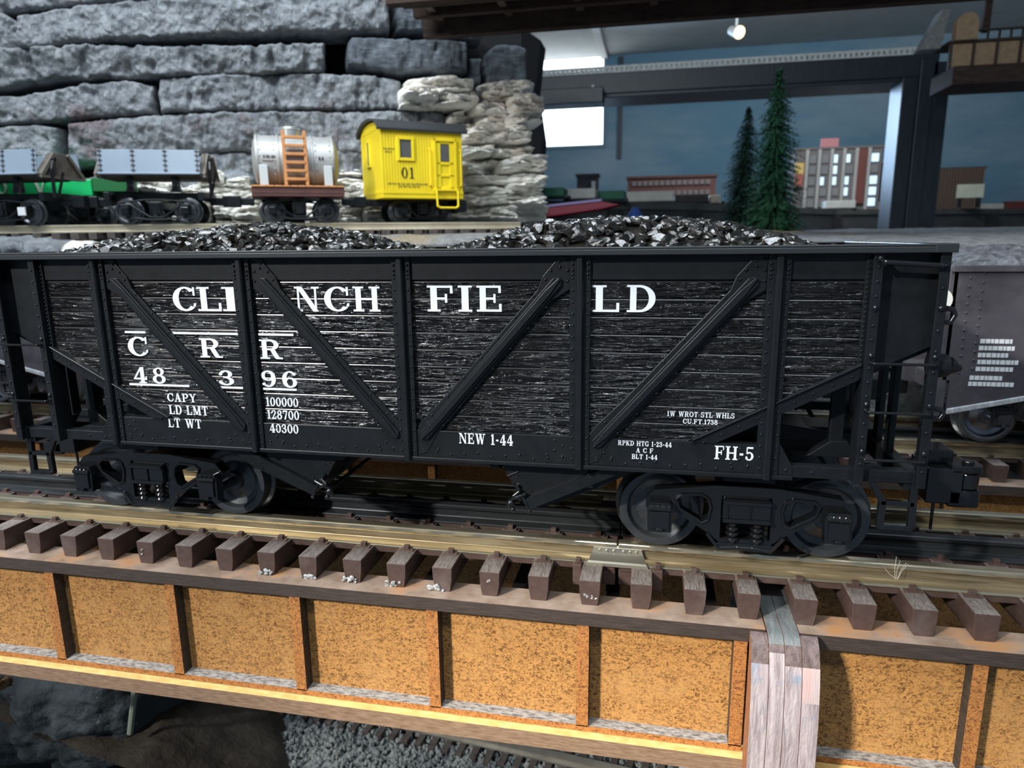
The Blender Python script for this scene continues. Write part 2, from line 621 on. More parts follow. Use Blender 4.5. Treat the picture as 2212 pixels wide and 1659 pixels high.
def truck(parent, cx, yc, rt, m, mg, mw, whr=.0875, detail=True):
    """four-wheel freight truck: bolster mesh with side frames, wheelsets, springs as sub-parts"""
    wb = .171
    zc = rt + whr
    b = MB()
    b.prism([(cx - .045, rt + .115), (cx + .045, rt + .115), (cx + .045, rt + .172), (cx - .045, rt + .172)], 'y', yc - .245, yc + .245)
    b.cyl((cx, yc, rt + .165), (cx, yc, rt + .2), .07, n=20)
    bol = b.build('truck', m, parent, bevel=.003)
    for sg in (-1, 1):
        yf = yc + sg * .247                  # outer plane of the frame
        y0, y1 = (yf, yf + .03) if sg < 0 else (yf - .03, yf)
        f = MB()
        H = [(-.200, -.088), (-.182, -.066), (-.140, -.0605), (-.06, -.050), (.06, -.050), (.140, -.0605), (.182, -.066), (.200, -.088), (.200, -.105),
             (.150, -.108), (.128, -.118), (.075, -.152), (.052, -.170), (.045, -.182), (.015, -.1785), (-.015, -.1785), (-.045, -.182), (-.052, -.170),
             (-.075, -.152), (-.128, -.118), (-.150, -.108), (-.200, -.105)]
        hl = [(-.139, -.082), (-.128, -.0725), (-.088, -.070), (-.074, -.078), (-.069, -.098), (-.074, -.124), (-.086, -.131), (-.100, -.122), (-.132, -.103)]
        hr = [(-u, v) for u, v in reversed(hl)]
        hc = [(-.049, -.070), (.049, -.070), (.049, -.163), (-.049, -.163)]
        off = rt + .226
        f.holed([(cx + u, v + off) for u, v in H], [[(cx + u, v + off) for u, v in h] for h in (hl, hr, hc)], y0, y1)
        # flanged rims round the openings and lower spring seat
        yo = yf + sg * .004
        for h in (hl, hr):
            pts = [(cx + u, (yf + yo) / 2, v + off) for u, v in h]
            f.tube(pts + [pts[0]], .0032, 6)
        f.box(cx - .055, cx + .055, min(yo, y1), max(yo, y0), off - .184, off - .172)
        f.tube([(cx - .075, yo, off - .153), (cx - .05, yo, off - .184), (cx - .015, yo, off - .1795), (cx + .015, yo, off - .1795), (cx + .05, yo, off - .184),
                (cx + .075, yo, off - .153)], .004, 6)
        sf = f.build('sideframe', mg, bol, bevel=.003, seg=3)
        # journal boxes with lids
        for q in (-1, 1):
            j = MB()
            jx = cx + q * wb
            ya, yb = sorted((yf - sg * .004, yf + sg * .022))
            j.prism([(jx - .024, off - .150), (jx + .024, off - .150), (jx + .026, off - .098), (jx + .02, off - .086), (jx - .02, off - .086), (jx - .026, off - .098)],
                    'y', ya, yb)
            yl = yf + sg * .022
            j.box(jx - .019, jx + .019, min(yl, yl + sg * .005), max(yl, yl + sg * .005), off - .140, off - .104)
            j.cyl((jx - .022, yl + sg * .002, off - .098), (jx + .022, yl + sg * .002, off - .098), .0055, n=8)
            for k in (-1, 0, 1):
                j.ball((jx + k * .011, yl + sg * .003, off - .0925), .0032, 4, 6)
            j.box(jx - .006, jx + .006, min(yl, yl + sg * .009), max(yl, yl + sg * .009), off - .147, off - .139)
            j.build('journal_box', mg, bol, bevel=.0026, seg=3)
        # bolster end and coil springs inside the frame window
        e = MB()
        ya, yb = sorted((yf + sg * .012, yf - sg * .03))
        e.box(cx - .046, cx + .046, ya, yb, off - .122, off - .074)
        yw = yf + sg * .012
        for u0, u1 in ((-.039, -.005), (.005, .039)):
            e.box(cx + u0, cx + u0 + .003, min(yw, yw + sg * .004), max(yw, yw + sg * .004), off - .118, off - .082)
        e.box(cx - .046, cx + .046, min(yw, yw + sg * .005), max(yw, yw + sg * .005), off - .083, off - .076)
        e.box(cx - .046, cx + .046, min(yw, yw + sg * .005), max(yw, yw + sg * .005), off - .122, off - .114)
        e.build('bolster_end', mg, bol, bevel=.0015)
        for sx in (-.024, .024):
            sp = MB()
            for k in range(4):
                z = off - .128 - k * .0115
                sp.lathe([(.008, -.004), (.0125, -.0035), (.0145, 0), (.0125, .0035), (.008, .004)], (cx + sx, yf - sg * .004, z), 'z', 12)
            sp.cyl((cx + sx, yf - sg * .004, off - .172), (cx + sx, yf - sg * .004, off - .122), .008, n=10)
            sp.build('coil_spring', mg, bol, smooth=40)
    for q in (-1, 1):
        wx = cx + q * wb
        wm = MB()
        wm.cyl((wx, yc - .235, zc), (wx, yc + .235, zc), .012, n=12)
        for sg in (-1, 1):
            yo = yc + sg * .170              # outer face
            prof = [(.0, .0), (.022, .0), (.026, .010), (.05, .018), (.064, .013), (.070, .002), (.079, .0), (whr - .002, .001), (whr, .005), (whr + .001, .030), (whr + .009, .035),
                    (whr + .0095, .040), (whr + .006, .044), (.07, .044), (.06, .036), (.03, .036), (.02, .045), (0, .045)]
            wm.lathe([(r, -sg * h) for r, h in prof], (wx, yo, zc), 'y', 48)
        wm.build('wheelset', mw, bol, smooth=35)
    return bol


def build_hopper():
    root = thing('hopper_car', (0, YC, RT), 'black wood-sided hopper car with white lettering, heaped with coal, on the near bridge track', 'train car')
    # ---- sides
    for si, xf in enumerate(SIDES):
        d = -1
        m = MB(); m.xf = xf
        zs = [.0540 + .03472 * i for i in range(10)]

        def xlim(z):                             # slope line that cuts the lower corners
            if z >= .2142:
                return .868
            return .578 + (z - .059) * (.868 - .578) / (.2142 - .059)
        for i in range(9):
            z0, z1 = zs[i] + .0003, zs[i + 1] - .0003
            if z0 < .2142 < z1:
                P = [(-xlim(z0), z0), (xlim(z0), z0), (.868, .2142), (.868, z1), (-.868, z1), (-.868, .2142)]
            else:
                P = [(-xlim(z0), z0), (xlim(z0), z0), (xlim(z1), z1), (-xlim(z1), z1)]
            # board face below its rounded upper arris
            zf = z1 - .0042
            P = [(u, min(v, zf)) if abs(v - z1) < 1e-6 else (u, v) for u, v in P]
            m.cur = 0
            m.prism(P, 'y', .0195, .034)
            m.cur = 1
            m.prism([(.0195, zf), (.0199, zf + .0013), (.0206, zf + .0026), (.0218, zf + .0038), (.0235, zf + .0042), (.034, zf + .0042), (.034, zf)], 'x', -xlim(z1), xlim(z1))
        o = m.build('plank_sheathing', [PLANK, PLANKEDGE], root, smooth=32)
        o['label'] = 'grained black wooden boards'
        m = MB(); m.xf = xf
        m.box(-.868, .868, .0165, .034, .3668, .414)
        m.build('top_side_band', BLACK, root, bevel=.0015)
        m = MB(); m.xf = xf
        P = [(-.765, -.004), (.765, -.004), (.765, .012), (.742, .054), (-.742, .054), (-.765, .012)]
        m.prism(P, 'y', .014, .034)
        m.box(-.765, .765, .008, .04, -.012, -.004)
        rv = []
        for a, b in zip([-.742] + XP, XP + [.742]):
            n = max(2, int((b - a - .05) / .03))
            for k in range(n + 1):
                x = a + .035 + (b - a - .07) * k / n
                rv.append((x, .0065 + .004 * math.sin(k * 2.1)))
        for x, z in rv:
            m.rivet(x, .014, z)
        for c in XP:
            for q in (-1, 1):
                for (u, v) in ((.034, .034), (.050, .024), (.066, .014), (.034, .012), (.05, .045)):
                    if abs(c) < .5 or q * c < 0:
                        m.rivet(c + q * u, .014, v)
        m.build('side_sill', BLACK, root, bevel=.001)
        # vertical posts
        for c in XP:
            p = MB(); p.xf = xf
            p.box(c - .020, c + .020, .0105, .02, -.006, .414)
            p.prism([(c - .0072, .0115), (c - .0072, .004), (c - .0045, .0005), (c + .0045, .0005), (c + .0072, .004), (c + .0072, .0115)], 'z', -.012, .414)
            n = 17
            for k in range(n):
                z = .008 + .362 * k / (n - 1)
                for q in (-1, 1):
                    p.rivet(c + q * .0145, .0105, z, .0024, .0022)
            for z in (.378, .386, .397):
                for q in (-1, 1):
                    p.rivet(c + q * .0145, .0105, z, .0030, .0028)
            p.build('side_post', BLACK, root, bevel=.0012)
        g_ = MB(); g_.xf = xf
        g_.prism([(-.056, .056), (-.026, .090), (.020, .090), (.050, .056), (.030, .066), (.022, .078), (-.028, .078), (-.036, .066)], 'y', .013, .0195)
        for u, v in ((-.045, .070), (.039, .070), (-.034, .083), (.028, .083)):
            g_.rivet(u, .013, v)
        g_.build('gusset_plate', BLACK, root, bevel=.001)
        # diagonal braces
        for base, q in ((.0, 1), (.36, 1), (.0, -1), (.36, -1)):
            b = MB()
            mm = xf if q > 0 else (MIRX if xf is None else xf @ MIRX)
            b.xf = mm
            P = [(.337, .412), (.312, .412), (.309, .403), (.284, .374), (.274, .348), (.0897, .1398), (.030, .078), (.018, .062), (.018, -.002), (.036, .006),
                 (.060, .048), (.302, .327), (.337, .349)]
            b.prism([(base + u, v) for u, v in P], 'y', .0125, .0195)
            # raised channel with tapered ends
            ax, az, bx, bz = .3185 + base, .370, .0265 + base, .037
            L = math.hypot(ax - bx, az - bz)
            ux, uz = (bx - ax) / L, (bz - az) / L
            nx, nz = -uz, ux
            for wd, yy0, yy1, e0, e1 in ((.0105, .0125, .006, .008, .008), (.0062, .006, .0025, .035, .035)):
                w2 = wd
                pts = []
                for t, k in ((0, .35), (e0, 1.), (L - e1, 1.), (L, .3)):
                    pts.append((ax + ux * t + nx * w2 * k, az + uz * t + nz * w2 * k))
                for t, k in ((L, .3), (L - e1, 1.), (e0, 1.), (0, .35)):
                    pts.append((ax + ux * t - nx * w2 * k, az + uz * t - nz * w2 * k))
                b.prism(pts, 'y', yy1, yy0)
            for t in [.06 + .055 * k for k in range(7)]:
                for s in (-1, 1):
                    b.rivet(ax + ux * t + nx * s * .0165, .0125, az + uz * t + nz * s * .0165, .0024, .002)
            for u, v in ((.332, .405), (.332, .385), (.332, .365), (.316, .402), (.300, .385), (.318, .392), (.290, .368)):
                b.rivet(base + u, .0125, v, .003, .0026)
            b.build('diagonal_brace', BLACK, root, bevel=.0014)
        # sloped edge strips
        for q in (-1, 1):
            b = MB()
            b.xf = xf if q > 0 else (MIRX if xf is None else xf @ MIRX)
            P = [(.868, .2142), (.578, .059), (.576, .054), (.622, .054), (.868, .186)]
            b.prism(P, 'y', .0115, .03)
            b.prism([(.868, .2165), (.577, .0605), (.577, .0575), (.868, .2125)], 'y', .006, .02)
            for k in range(9):
                t = .06 + .88 * k / 8
                b.rivet(.578 + .29 * t + .004, .0115, .059 + .155 * t - .013, .0026, .002)
            b.build('slope_edge_strip', BLACK, root, bevel=.001)
            # end posts and end sheet
            b = MB()
            b.xf = xf if q > 0 else (MIRX if xf is None else xf @ MIRX)
            b.box(.8705, .8865, .0, .006, -.010, .414)
            b.box(.8705, .8775, .006, .045, -.010, .414)
            b.box(.862, .8705, .012, .03, .19, .414)
            for k in range(15):
                b.rivet(.8785, .0, .03 + .36 * k / 14, .0026, .0022)
            for k in range(24):
                b.rivet(.866, .012, .205 + .2 * k / 23, .0022, .002)
            b.build('end_post', BLACK, root, bevel=.0012)
            b = MB()
            b.xf = xf if q > 0 else (MIRX if xf is None else xf @ MIRX)
            b.box(.976, .9925, .0, .006, -.012, .414)
            b.box(.9855, .9925, .006, .045, -.012, .414)
            for k in range(11):
                b.rivet(.9835, .0, .02 + .37 * k / 10, .0028, .0024)
            b.build('corner_post', BLACK, root, bevel=.0012)
            b = MB()
            b.xf = xf if q > 0 else (MIRX if xf is None else xf @ MIRX)
            b.prism([(.876, .414), (.986, .414), (.986, .2475), (.876, .192)], 'y', .028, .034)
            for k in range(7):
                b.rivet(.892, .028, .21 + .175 * k / 6, .0024, .002)
            b.build('end_sheet', BLACK, root, bevel=.001)
            # side sill extension
            b = MB()
            b.xf = xf if q > 0 else (MIRX if xf is None else xf @ MIRX)
            b.box(.755, .985, .0155, .04, -.008, .0150)
            b.box(.975, .990, .011, .0155, -.012, .016)
            b.rivet(.9825, .011, -.004)
            b.rivet(.9825, .011, .008)
            b.rivet(.80, .0155, .004)
            b.build('end_sill_beam', BLACK, root, bevel=.0015)
            # ladder rungs and bolts
            zr = (.2204, .1314, .0426) if q > 0 else (.2214, .0897)
            for z in zr:
                b = MB()
                b.xf = xf if q > 0 else (MIRX if xf is None else xf @ MIRX)
                b.tube([(.8795, .0, z), (.8825, -.012, z), (.981, -.012, z), (.984, .0, z)], .0026, 8)
                for x in (.8795, .9835):
                    b.ball((x, -.001, z + .012), .0048, 6, 8, (1, .8, 1))
                b.build('ladder_rung', BLACKGLOSS, root, smooth=50)
            # step stirrup below the corner
            b = MB()
            b.xf = xf if q > 0 else (MIRX if xf is None else xf @ MIRX)
            b.prism([(.975, -.012), (.988, -.012), (.990, -.10), (.977, -.10)], 'y', .018, .030)
            b.prism([(.900, -.006), (.912, -.006), (.937, -.046), (.935, -.10), (.923, -.10), (.924, -.05)], 'y', .018, .030)
            b.box(.926, .985, .018, .030, -.055, -.045)
            b.box(.926, .985, .016, .032, -.103, -.093)
            b.build('step_stirrup', BLACKGLOSS, root, bevel=.0015)
            # inner upright behind the opening
            b = MB()
            b.xf = xf if q > 0 else (MIRX if xf is None else xf @ MIRX)
            b.box(.842, .868, .085, .10, .02, .19)
            b.prism([(.80, .016), (.90, .016), (.875, .05), (.845, .05)], 'y', .08, .105)
            b.build('slope_support', BLACK, root, bevel=.002)
    # lugs and brake gear poking past the right corner post
    for z, r in ((.306, .013), (.128, .010)):
        b = MB()
        b.tube([(.992, .012, z + r), (1.008, .012, z + r * .7), (1.012, .012, z), (1.006, .012, z - r), (.992, .012, z - r)], .0045, 8)
        b.build('end_lug', BLACKGLOSS, root, smooth=50)
    b = MB()
    b.cyl((.985, .03, .213), (1.018, .03, .213), .024, .020, n=10)
    b.cyl((1.018, .03, .213), (1.040, .03, .207), .018, .004, n=10)
    b.build('brake_bracket', BLACK, root, bevel=.003)
    for x, z in ((.879, .318), (.984, .318)):
        b = MB()
        b.ball((x, -.001, z), .0052, 6, 8, (1, .8, 1))
        b.build('post_bolt', BLACKGLOSS, root, smooth=50)
    # top grab irons at the right end
    b = MB()
    b.tube([(.8795, .001, .402), (.886, -.012, .398), (.975, -.012, .392), (.984, .0, .392)], .0045, 8)
    b.ball((.879, -.003, .404), .006, 6, 8)
    b.ball((.886, -.008, .396), .006, 6, 8)
    b.build('grab_iron', BLACKGLOSS, root, smooth=50)
    # ---- rim
    m = MB()
    for y0, y1, ya, yb in ((-.010, .034, -.010, -.004), (2 * YC - .034, 2 * YC + .010, 2 * YC + .004, 2 * YC + .010)):
        m.box(-.995, .995, y0, y1, .4245, .4285)
        m.box(-.995, .995, ya, yb, .4135, .4245)
    for x0, x1 in ((-.998, -.962), (.962, .998)):
        m.box(x0, x1, -.0105, 2 * YC + .0105, .4135, .4290)
    m.build('top_rim', mat('rim_black_plastic', (.022, .025, .028), rough=.3, spec=.6, bump=.15, bscale=90, bdist=.001), root, bevel=.0016)
    # ---- interior: inner side sheets, slope sheets, end sheets
    m = MB()
    IP = [(-.972, .4135), (-.972, .243), (-.60, .056), (.60, .056), (.972, .243), (.972, .4135)]
    m.prism(IP, 'y', .0342, .038)
    m.prism(IP, 'y', 2 * YC - .038, 2 * YC - .0342)
    for q in (-1, 1):
        m.prism([(q * .985, .2475), (q * .985, .2375), (q * .25, -.118), (q * .235, -.10), (q * .25, -.09)], 'y', .036, 2 * YC - .036)
        m.prism([(q * .985, .2475), (q * .985, .4135), (q * .978, .4135), (q * .978, .2475)], 'y', .03, 2 * YC - .03)
    m.prism([(-.19, -.03), (0, .20), (.19, -.03), (.17, -.03), (0, .18), (-.17, -.03)], 'y', .036, 2 * YC - .036)
    m.build('slope_sheet', BLACK, root)
    for x in (-.45, .05, .5):
        m = MB()
        m.box(x - .01, x + .01, .03, 2 * YC - .03, .39, .41)
        m.build('cross_tie_bar', BLACK, root, bevel=.002)
    # ---- underframe and ends
    m = MB()
    m.box(-.99, .99, YC - .045, YC + .045, -.03, .028)
    for q in (-1, 1):
        m.box(q * .975 - .012, q * .975 + .012, .02, 2 * YC - .02, -.022, .016)
        m.box(q * .69 - .05, q * .69 + .05, .04, 2 * YC - .04, -.032, .0)
        m.prism([(q * .66, .0), (q * .97, .0), (q * .97, .012), (q * .66, .05)], 'y', YC - .06, YC + .06)
    m.build('underframe', BLACK, root, bevel=.002)
    for q in (-1, 1):
        for y in (.16, .235, .385, .46):
            m = MB()
            m.box(q * .975 - .006, q * .975 + .006, y - .014, y + .014, .01, .25)
            m.build('end_upright', BLACK, root, bevel=.0015)
    # ---- outlet bays
    for q in (-1, 1):
        P = [(.185, -.008), (.195, -.040), (.226, -.092), (.252, -.112), (.282, -.114), (.395, -.066), (.475, -.020), (.475, -.008)]
        m = MB()
        for y0, y1 in ((.05, .056), (2 * YC - .056, 2 * YC - .05)):
            m.prism([(q * u, v) for u, v in P], 'y', y0, y1)
        m.prism([(q * .185, -.008), (q * .195, -.040), (q * .226, -.092), (q * .252, -.112), (q * .258, -.106), (q * .232, -.088), (q * .202, -.038), (q * .192, -.008)], 'y', .052, 2 * YC - .052)
        m.prism([(q * .252, -.112), (q * .282, -.114), (q * .395, -.066), (q * .475, -.020), (q * .475, -.012), (q * .395, -.058), (q * .282, -.106), (q * .252, -.104)], 'y', .054, 2 * YC - .054)
        for u, v in ((.205, -.05), (.222, -.047), (.24, -.062), (.252, -.08), (.262, -.1), (.24, -.102), (.213, -.066)):
            m.rivet(q * u, .05, v, .0025, .002)
        m.prism([(q * .199, -.049), (q * .225, -.037), (q * .226, -.039), (q * .200, -.051)], 'y', .047, .05)
        bay = m.build('hopper_bay', BLACK, root, bevel=.001)
        lk = MB()
        x0 = q * .222
        lk.tube([(x0, .044, -.068), (x0 + q * .006, .040, -.08), (x0 - q * .006, .038, -.09), (x0 + q * .010, .04, -.098)], .0042, 8)
        lk.tube([(x0 - q * .016, .04, -.102), (x0, .034, -.092), (x0 + q * .02, .038, -.084)], .0036, 8)
        lk.tube([(x0 + q * .012, .04, -.088), (x0 + q * .022, .036, -.106), (x0 + q * .028, .038, -.122)], .0034, 8)
        lk.ball((x0 - q * .013, .04, -.108), .010, 6, 9)
        lk.ball((x0 - q * .008, .036, -.120), .006, 6, 8)
        lk.ball((x0 + q * .028, .038, -.122), .005, 6, 8)
        for k in (-.01, .0, .01):
            lk.ball((x0 + k + q * .006, .042, -.075 - abs(k)), .0032, 5, 6)
        lk.cyl((x0 - q * .01, .045, -.104), (x0 - q * .01, 2 * YC - .045, -.104), .005, n=8)
        lk.build('door_latch', BLACKGLOSS, bay, smooth=50)
        br = MB()
        br.box(q * .378 - .006, q * .378 + .006, .038, .05, -.062, -.030)
        br.rivet(q * .378, .038, -.038)
        br.rivet(q * .378, .038, -.046)
        br.build('stiffening_bracket', BLACK, bay, bevel=.001)
    # ribs on the bay facing the centre of the car (left bay shows them)
    for y in (.16, .26, .36, .46):
        m = MB()
        m.prism([(-.188, -.012), (-.198, -.042), (-.229, -.094), (-.222, -.096), (-.186, -.044), (-.176, -.012)], 'y', y - .006, y + .006)
        m.build('bay_door_rib', BLACK, root, bevel=.001)
    # ---- trucks
    for q in (-1, 1):
        truck(root, q * .692, YC, RT, BLACK, BLACKGLOSS, WHEELM)
    # ---- couplers
    for q in (-1, 1):
        m = MB()
        m.xf = Matrix.Translation((0, YC, 0)) @ (Matrix.Identity(4) if q > 0 else MIRX)
        m.box(.95, 1.11, -.028, .028, -.10, -.055)
        m.box(1.09, 1.16, -.055, .055, -.132, -.052)
        m.prism([(1.135, -.055), (1.195, -.055), (1.205, -.03), (1.205, .0), (1.175, .012), (1.155, .03), (1.135, .03)], 'z', -.062, -.045)
        m.prism([(1.135, -.055), (1.195, -.055), (1.205, -.03), (1.205, .0), (1.175, .012), (1.155, .03), (1.135, .03)], 'z', -.138, -.100)
        m.prism([(1.10, .03), (1.16, .03), (1.19, .06), (1.17, .075), (1.10, .055)], 'z', -.135, -.05)
        m.box(1.10, 1.15, -.02, .05, -.052, -.02)
        cp = m.build('coupler', BLACKGLOSS, root, bevel=.004, seg=2)
        k = MB()
        k.xf = m.xf
        k.cyl((1.176, -.028, -.098), (1.176, -.028, -.064), .024, n=16)
        k.cyl((1.176, -.028, -.142), (1.176, -.028, -.038), .012, n=12)
        k.build('knuckle', BLACKGLOSS, cp, bevel=.002)
        g = MB()
        g.xf = m.xf
        g.cyl((1.12, -.02, -.13), (1.12, -.02, -.205), .0035, n=8)
        g.ball((1.12, -.02, -.135), .008, 5, 7)
        g.build('coupler_pin', BLACKGLOSS, cp)
    # ---- lettering
    yl = .0182
    for c, x0, z0, x1, z1 in (('C', -.5388, .2995, -.4829, .3527), ('L', -.4776, .3000, -.4195, .3522), ('I', -.4175, .3003, -.3781, .3522),
                              ('N', -.2466, .3012, -.1898, .3531), ('C', -.1794, .3017, -.1241, .3536), ('H', -.1146, .3023, -.0551, .3535),
                              ('F', .0466, .3036, .1018, .3556), ('I', .1115, .3038, .1404, .3557), ('E', .1498, .3041, .2033, .3557),
                              ('L', .3799, .3055, .4330, .3565), ('D', .4460, .3055, .4996, .3570)):
        t = MB()
        text(t, c, x0, z0, x1, z1, yl, .0014)
        t.build('painted_letter', WHITE, root)
    t = MB()
    for c, x0, z0, x1, z1 in (('C', -.6679, .1965, -.6174, .2406), ('R', -.4853, .1973, -.4292, .2399), ('R', -.3385, .1975, -.2844, .2395),
                              ('48', -.6637, .1342, -.5803, .1711), ('3', -.4454, .1354, -.4076, .1692), ('96', -.3415, .1348, -.2556, .1714)):
        text(t, c, x0, z0, x1, z1, yl, .0014, gap=.3)
    for x0, z, x1 in ((-.6712, .2511, -.6179), (-.5503, .2507, -.3760), (-.3386, .2507, -.2561), (-.6766, .1307, -.5220), (-.4579, .1305, -.3772), (-.3386, .1305, -.2586)):
        t.box(x0, x1, yl, yl + .0014, z - .0022, z + .0022)
    t.build('number_lettering', WHITE, root)
    t = MB()
    for c, x0, z0, x1, z1, y in (('CAPY', -.5819, .0935, -.5077, .1127, yl), ('LD LMT', -.5810, .0639, -.4812, .0849, yl), ('LT WT', -.5832, .0343, -.4975, .0553, .0130),
                                 ('100000', -.3349, .0919, -.2572, .1118, yl), ('128700', -.3345, .0628, -.2575, .0828, yl), ('40300', -.3282, .0330, -.2589, .0530, .0130),
                                 ('1W WROT STL WHLS', .5282, .1030, .6543, .1132, yl), ('CU.FT.1738', .5588, .0892, .6237, .0988, yl),
                                 ('RPKD HTG 1-23-44', .4348, .0412, .5388, .0512, .0130), ('A C F', .4705, .0275, .5038, .0372, .0130), ('BLT 1-44', .4623, .0142, .5122, .0240, .0130),
                                 ('FH-5', .6204, .0220, .6928, .0490, .0130), ('NEW 1-44', .1064, .0290, .2211, .0515, .0130)):
        text(t, c, x0, z0, x1, z1, y, .0012)
    t.build('data_lettering', WHITE, root)
    return root


hopper = build_hopper()

# ------------------------------------------------------------------ coal load
COAL = mat('glossy_coal', (.008, .0078, .007), (.014, .0125, .009), scale=30, rough=.10, rough2=.32, spec=.95, bump=.6, bscale=110, bdist=.002)
CP = [(-.969, .400), (-.905, .418), (-.836, .452), (-.669, .474), (-.433, .485), (-.272, .464), (-.153, .434), (-.094, .410), (-.02, .398), (.057, .416), (.148, .456), (.247, .477),
      (.406, .486), (.528, .480), (.677, .462), (.775, .436), (.832, .410), (.90, .36), (.969, .33)]


def coal_h(x, y, half=.265):
    for (a, za), (b, zb) in zip(CP[:-1], CP[1:]):
        if a <= x <= b:
            t = (x - a) / (b - a)
            z = za + (zb - za) * t
            break
    else:
        z = .33
    v = min(1, abs(y) / half)
    edge = .418 if z > .418 else z
    return edge + (z - edge) * (1 - v ** 2.2) + .004 * noise.noise((x * 9, y * 9, 1))


def coal_mesh(name, parent, n, yc, r0=.011, r1=.021, seed=3):
    rnd = random.Random(seed)
    m = MB()
    m.grid(lambda u, v: (-.955 + 1.91 * u, yc - .266 + .532 * v, coal_h(-.955 + 1.91 * u, -.266 + .532 * v) - .010), 90, 24)
    bm = bmesh.new()
    bmesh.ops.create_icosphere(bm, subdivisions=1, radius=1)
    tv = [v.co.copy() for v in bm.verts]
    tf = [tuple(v.index for v in f.verts) for f in bm.faces]
    bm.free()
    bm = bmesh.new()
    bmesh.ops.create_icosphere(bm, subdivisions=2, radius=1)
    tv2 = [v.co.copy() for v in bm.verts]
    tf2 = [tuple(v.index for v in f.verts) for f in bm.faces]
    bm.free()
    for i in range(n):
        x = rnd.uniform(-.945, .945)
        y = rnd.uniform(-.255, .255)
        if CP[-3][0] < x and rnd.random() < .5:
            continue
        z = coal_h(x, y)
        r = rnd.uniform(r0, r1)
        rot = Euler((rnd.uniform(-.5, .5), rnd.uniform(-.5, .5), rnd.uniform(0, 6))).to_matrix()
        sc = Vector((rnd.uniform(.8, 1.25), rnd.uniform(.75, 1.1), rnd.uniform(.5, .8)))
        sd = Vector((rnd.uniform(0, 99), rnd.uniform(0, 99), 0))
        # chip each lump: flatten it against random planes
        pl = [(Vector((rnd.gauss(0, 1), rnd.gauss(0, 1), rnd.gauss(0, 1))).normalized(), rnd.uniform(.38, .72)) for _ in range(7)]
        vs = []
        for p in tv2:
            q = p.copy()
            for nn, dd in pl:
                k = q.dot(nn)
                if k > dd:
                    q -= nn * (k - dd)
            q = rot @ Vector((q.x * sc.x, q.y * sc.y, q.z * sc.z)) * r
            vs.append((x + q.x, yc + y + q.y, z + q.z - .001))
        m.add(vs, tf2)
    return m.build(name, COAL, parent)


coal = tag(coal_mesh('coal_load', None, 2300, YC), 'heaped glossy black coal in the black wood-sided hopper car', 'coal', kind='stuff')
# ------------------------------------------------------------------ bridge tracks
TT = -.273            # top of ties
TB = -.3294           # flange top / bottom of ties
TW = .0461
TS = .1094
TX0 = -1.067
TIEPOLY = [(0, TT), (TW, TT), (TW - .0015, TT - .030), (TW - .006, TB), (.006, TB), (.0015, TT - .030)]


def add_tie(root, x, yc, half, joint=False, rough=False):
    m = MB()
    rv = (lambda k: random.uniform(-k, k))
    P = [(x + u, v) for u, v in TIEPOLY]
    m.cur = 0
    y0, y1 = yc - half + rv(.002), yc + half + rv(.002)
    m.prism(P, 'y', y0, y1)
    m.cur = 1
    m.box(x + .0015, x + TW - .0015, y0 + .0015, y1 - .0015, TT - .001, TT + .0006)
    m.cur = 0
    for ys in (yc - .159, yc, yc + .159):
        for q in (-1, 1):
            yy = ys + q * .034
            if joint and abs(ys - yc) > .1:
                continue
            m.box(x + .006, x + TW - .006, yy - .010, yy + .010, TT, TT + .0035)
            m.box(x + TW * .5 - .0065, x + TW * .5 + .0065, yy - .006, yy + .005, TT, TT + .013)
    return m.build('tie', [TIEM, TIETOP], root, bevel=.0016)


def glue(tie, pts, r, seed):
    rnd = random.Random(seed)
    m = MB()
    for (x, y, z) in pts:
        for k in range(7):
            rr = r * rnd.uniform(.35, 1)
            m.ball((x + rnd.uniform(-r, r) * 1.2, y + rnd.uniform(-.2, .1) * r, z + rnd.uniform(-r, r) * .8), rr * .7, 5, 7,
                   (rnd.uniform(.7, 1.4), .5, rnd.uniform(.6, 1.1)))
    m.build('glue_blob', GLUE, tie, smooth=60)['label'] = 'grey-white dried glue'


def track_section(label, k0, k1, xa, xb, yc, zshift=0, jl=None, jr=None):
    root = thing('track_section', ((xa + xb) / 2, yc, TB), label, 'railway track')
    ties = {}
    for k in range(k0, k1 + 1):
        ties[k] = add_tie(root, TX0 + TS * k + random.uniform(-.0015, .0015), yc, .267, joint=(k in (jl or ()) or k in (jr or ())))
    for i, yr in enumerate((yc - .159, yc, yc + .159)):
        rail_mb(xa, xb, yr, RT if i != 1 else RT - .001, TT).build('rail', [RAILM, RAILWEB] if i != 1 else [RAILDARK, RAILDARK], root, bevel=.0022)['label'] = \
            'bright silvery gold running rail' if i != 1 else 'blackened centre rail'
    # plastic webs that join the ties below each rail
    for yr in (yc - .159, yc, yc + .159):
        m = MB()
        m.box(xa + .005, xb - .005, yr - .026, yr + .026, TT - .014, TT - .0005)
        m.build('tie_strip', TIEM, root, bevel=.001)
    return root, ties


XJ = .4325
lt, lties = track_section('near bridge track left of the rail joiner, under the black hopper car', -16, 13, -2.82, XJ - .001, YC, jr=(13,))
rt_, rties = track_section('near bridge track right of the rail joiner, running out of frame', 14, 36, XJ + .0012, 2.98, YC, jl=(14,))
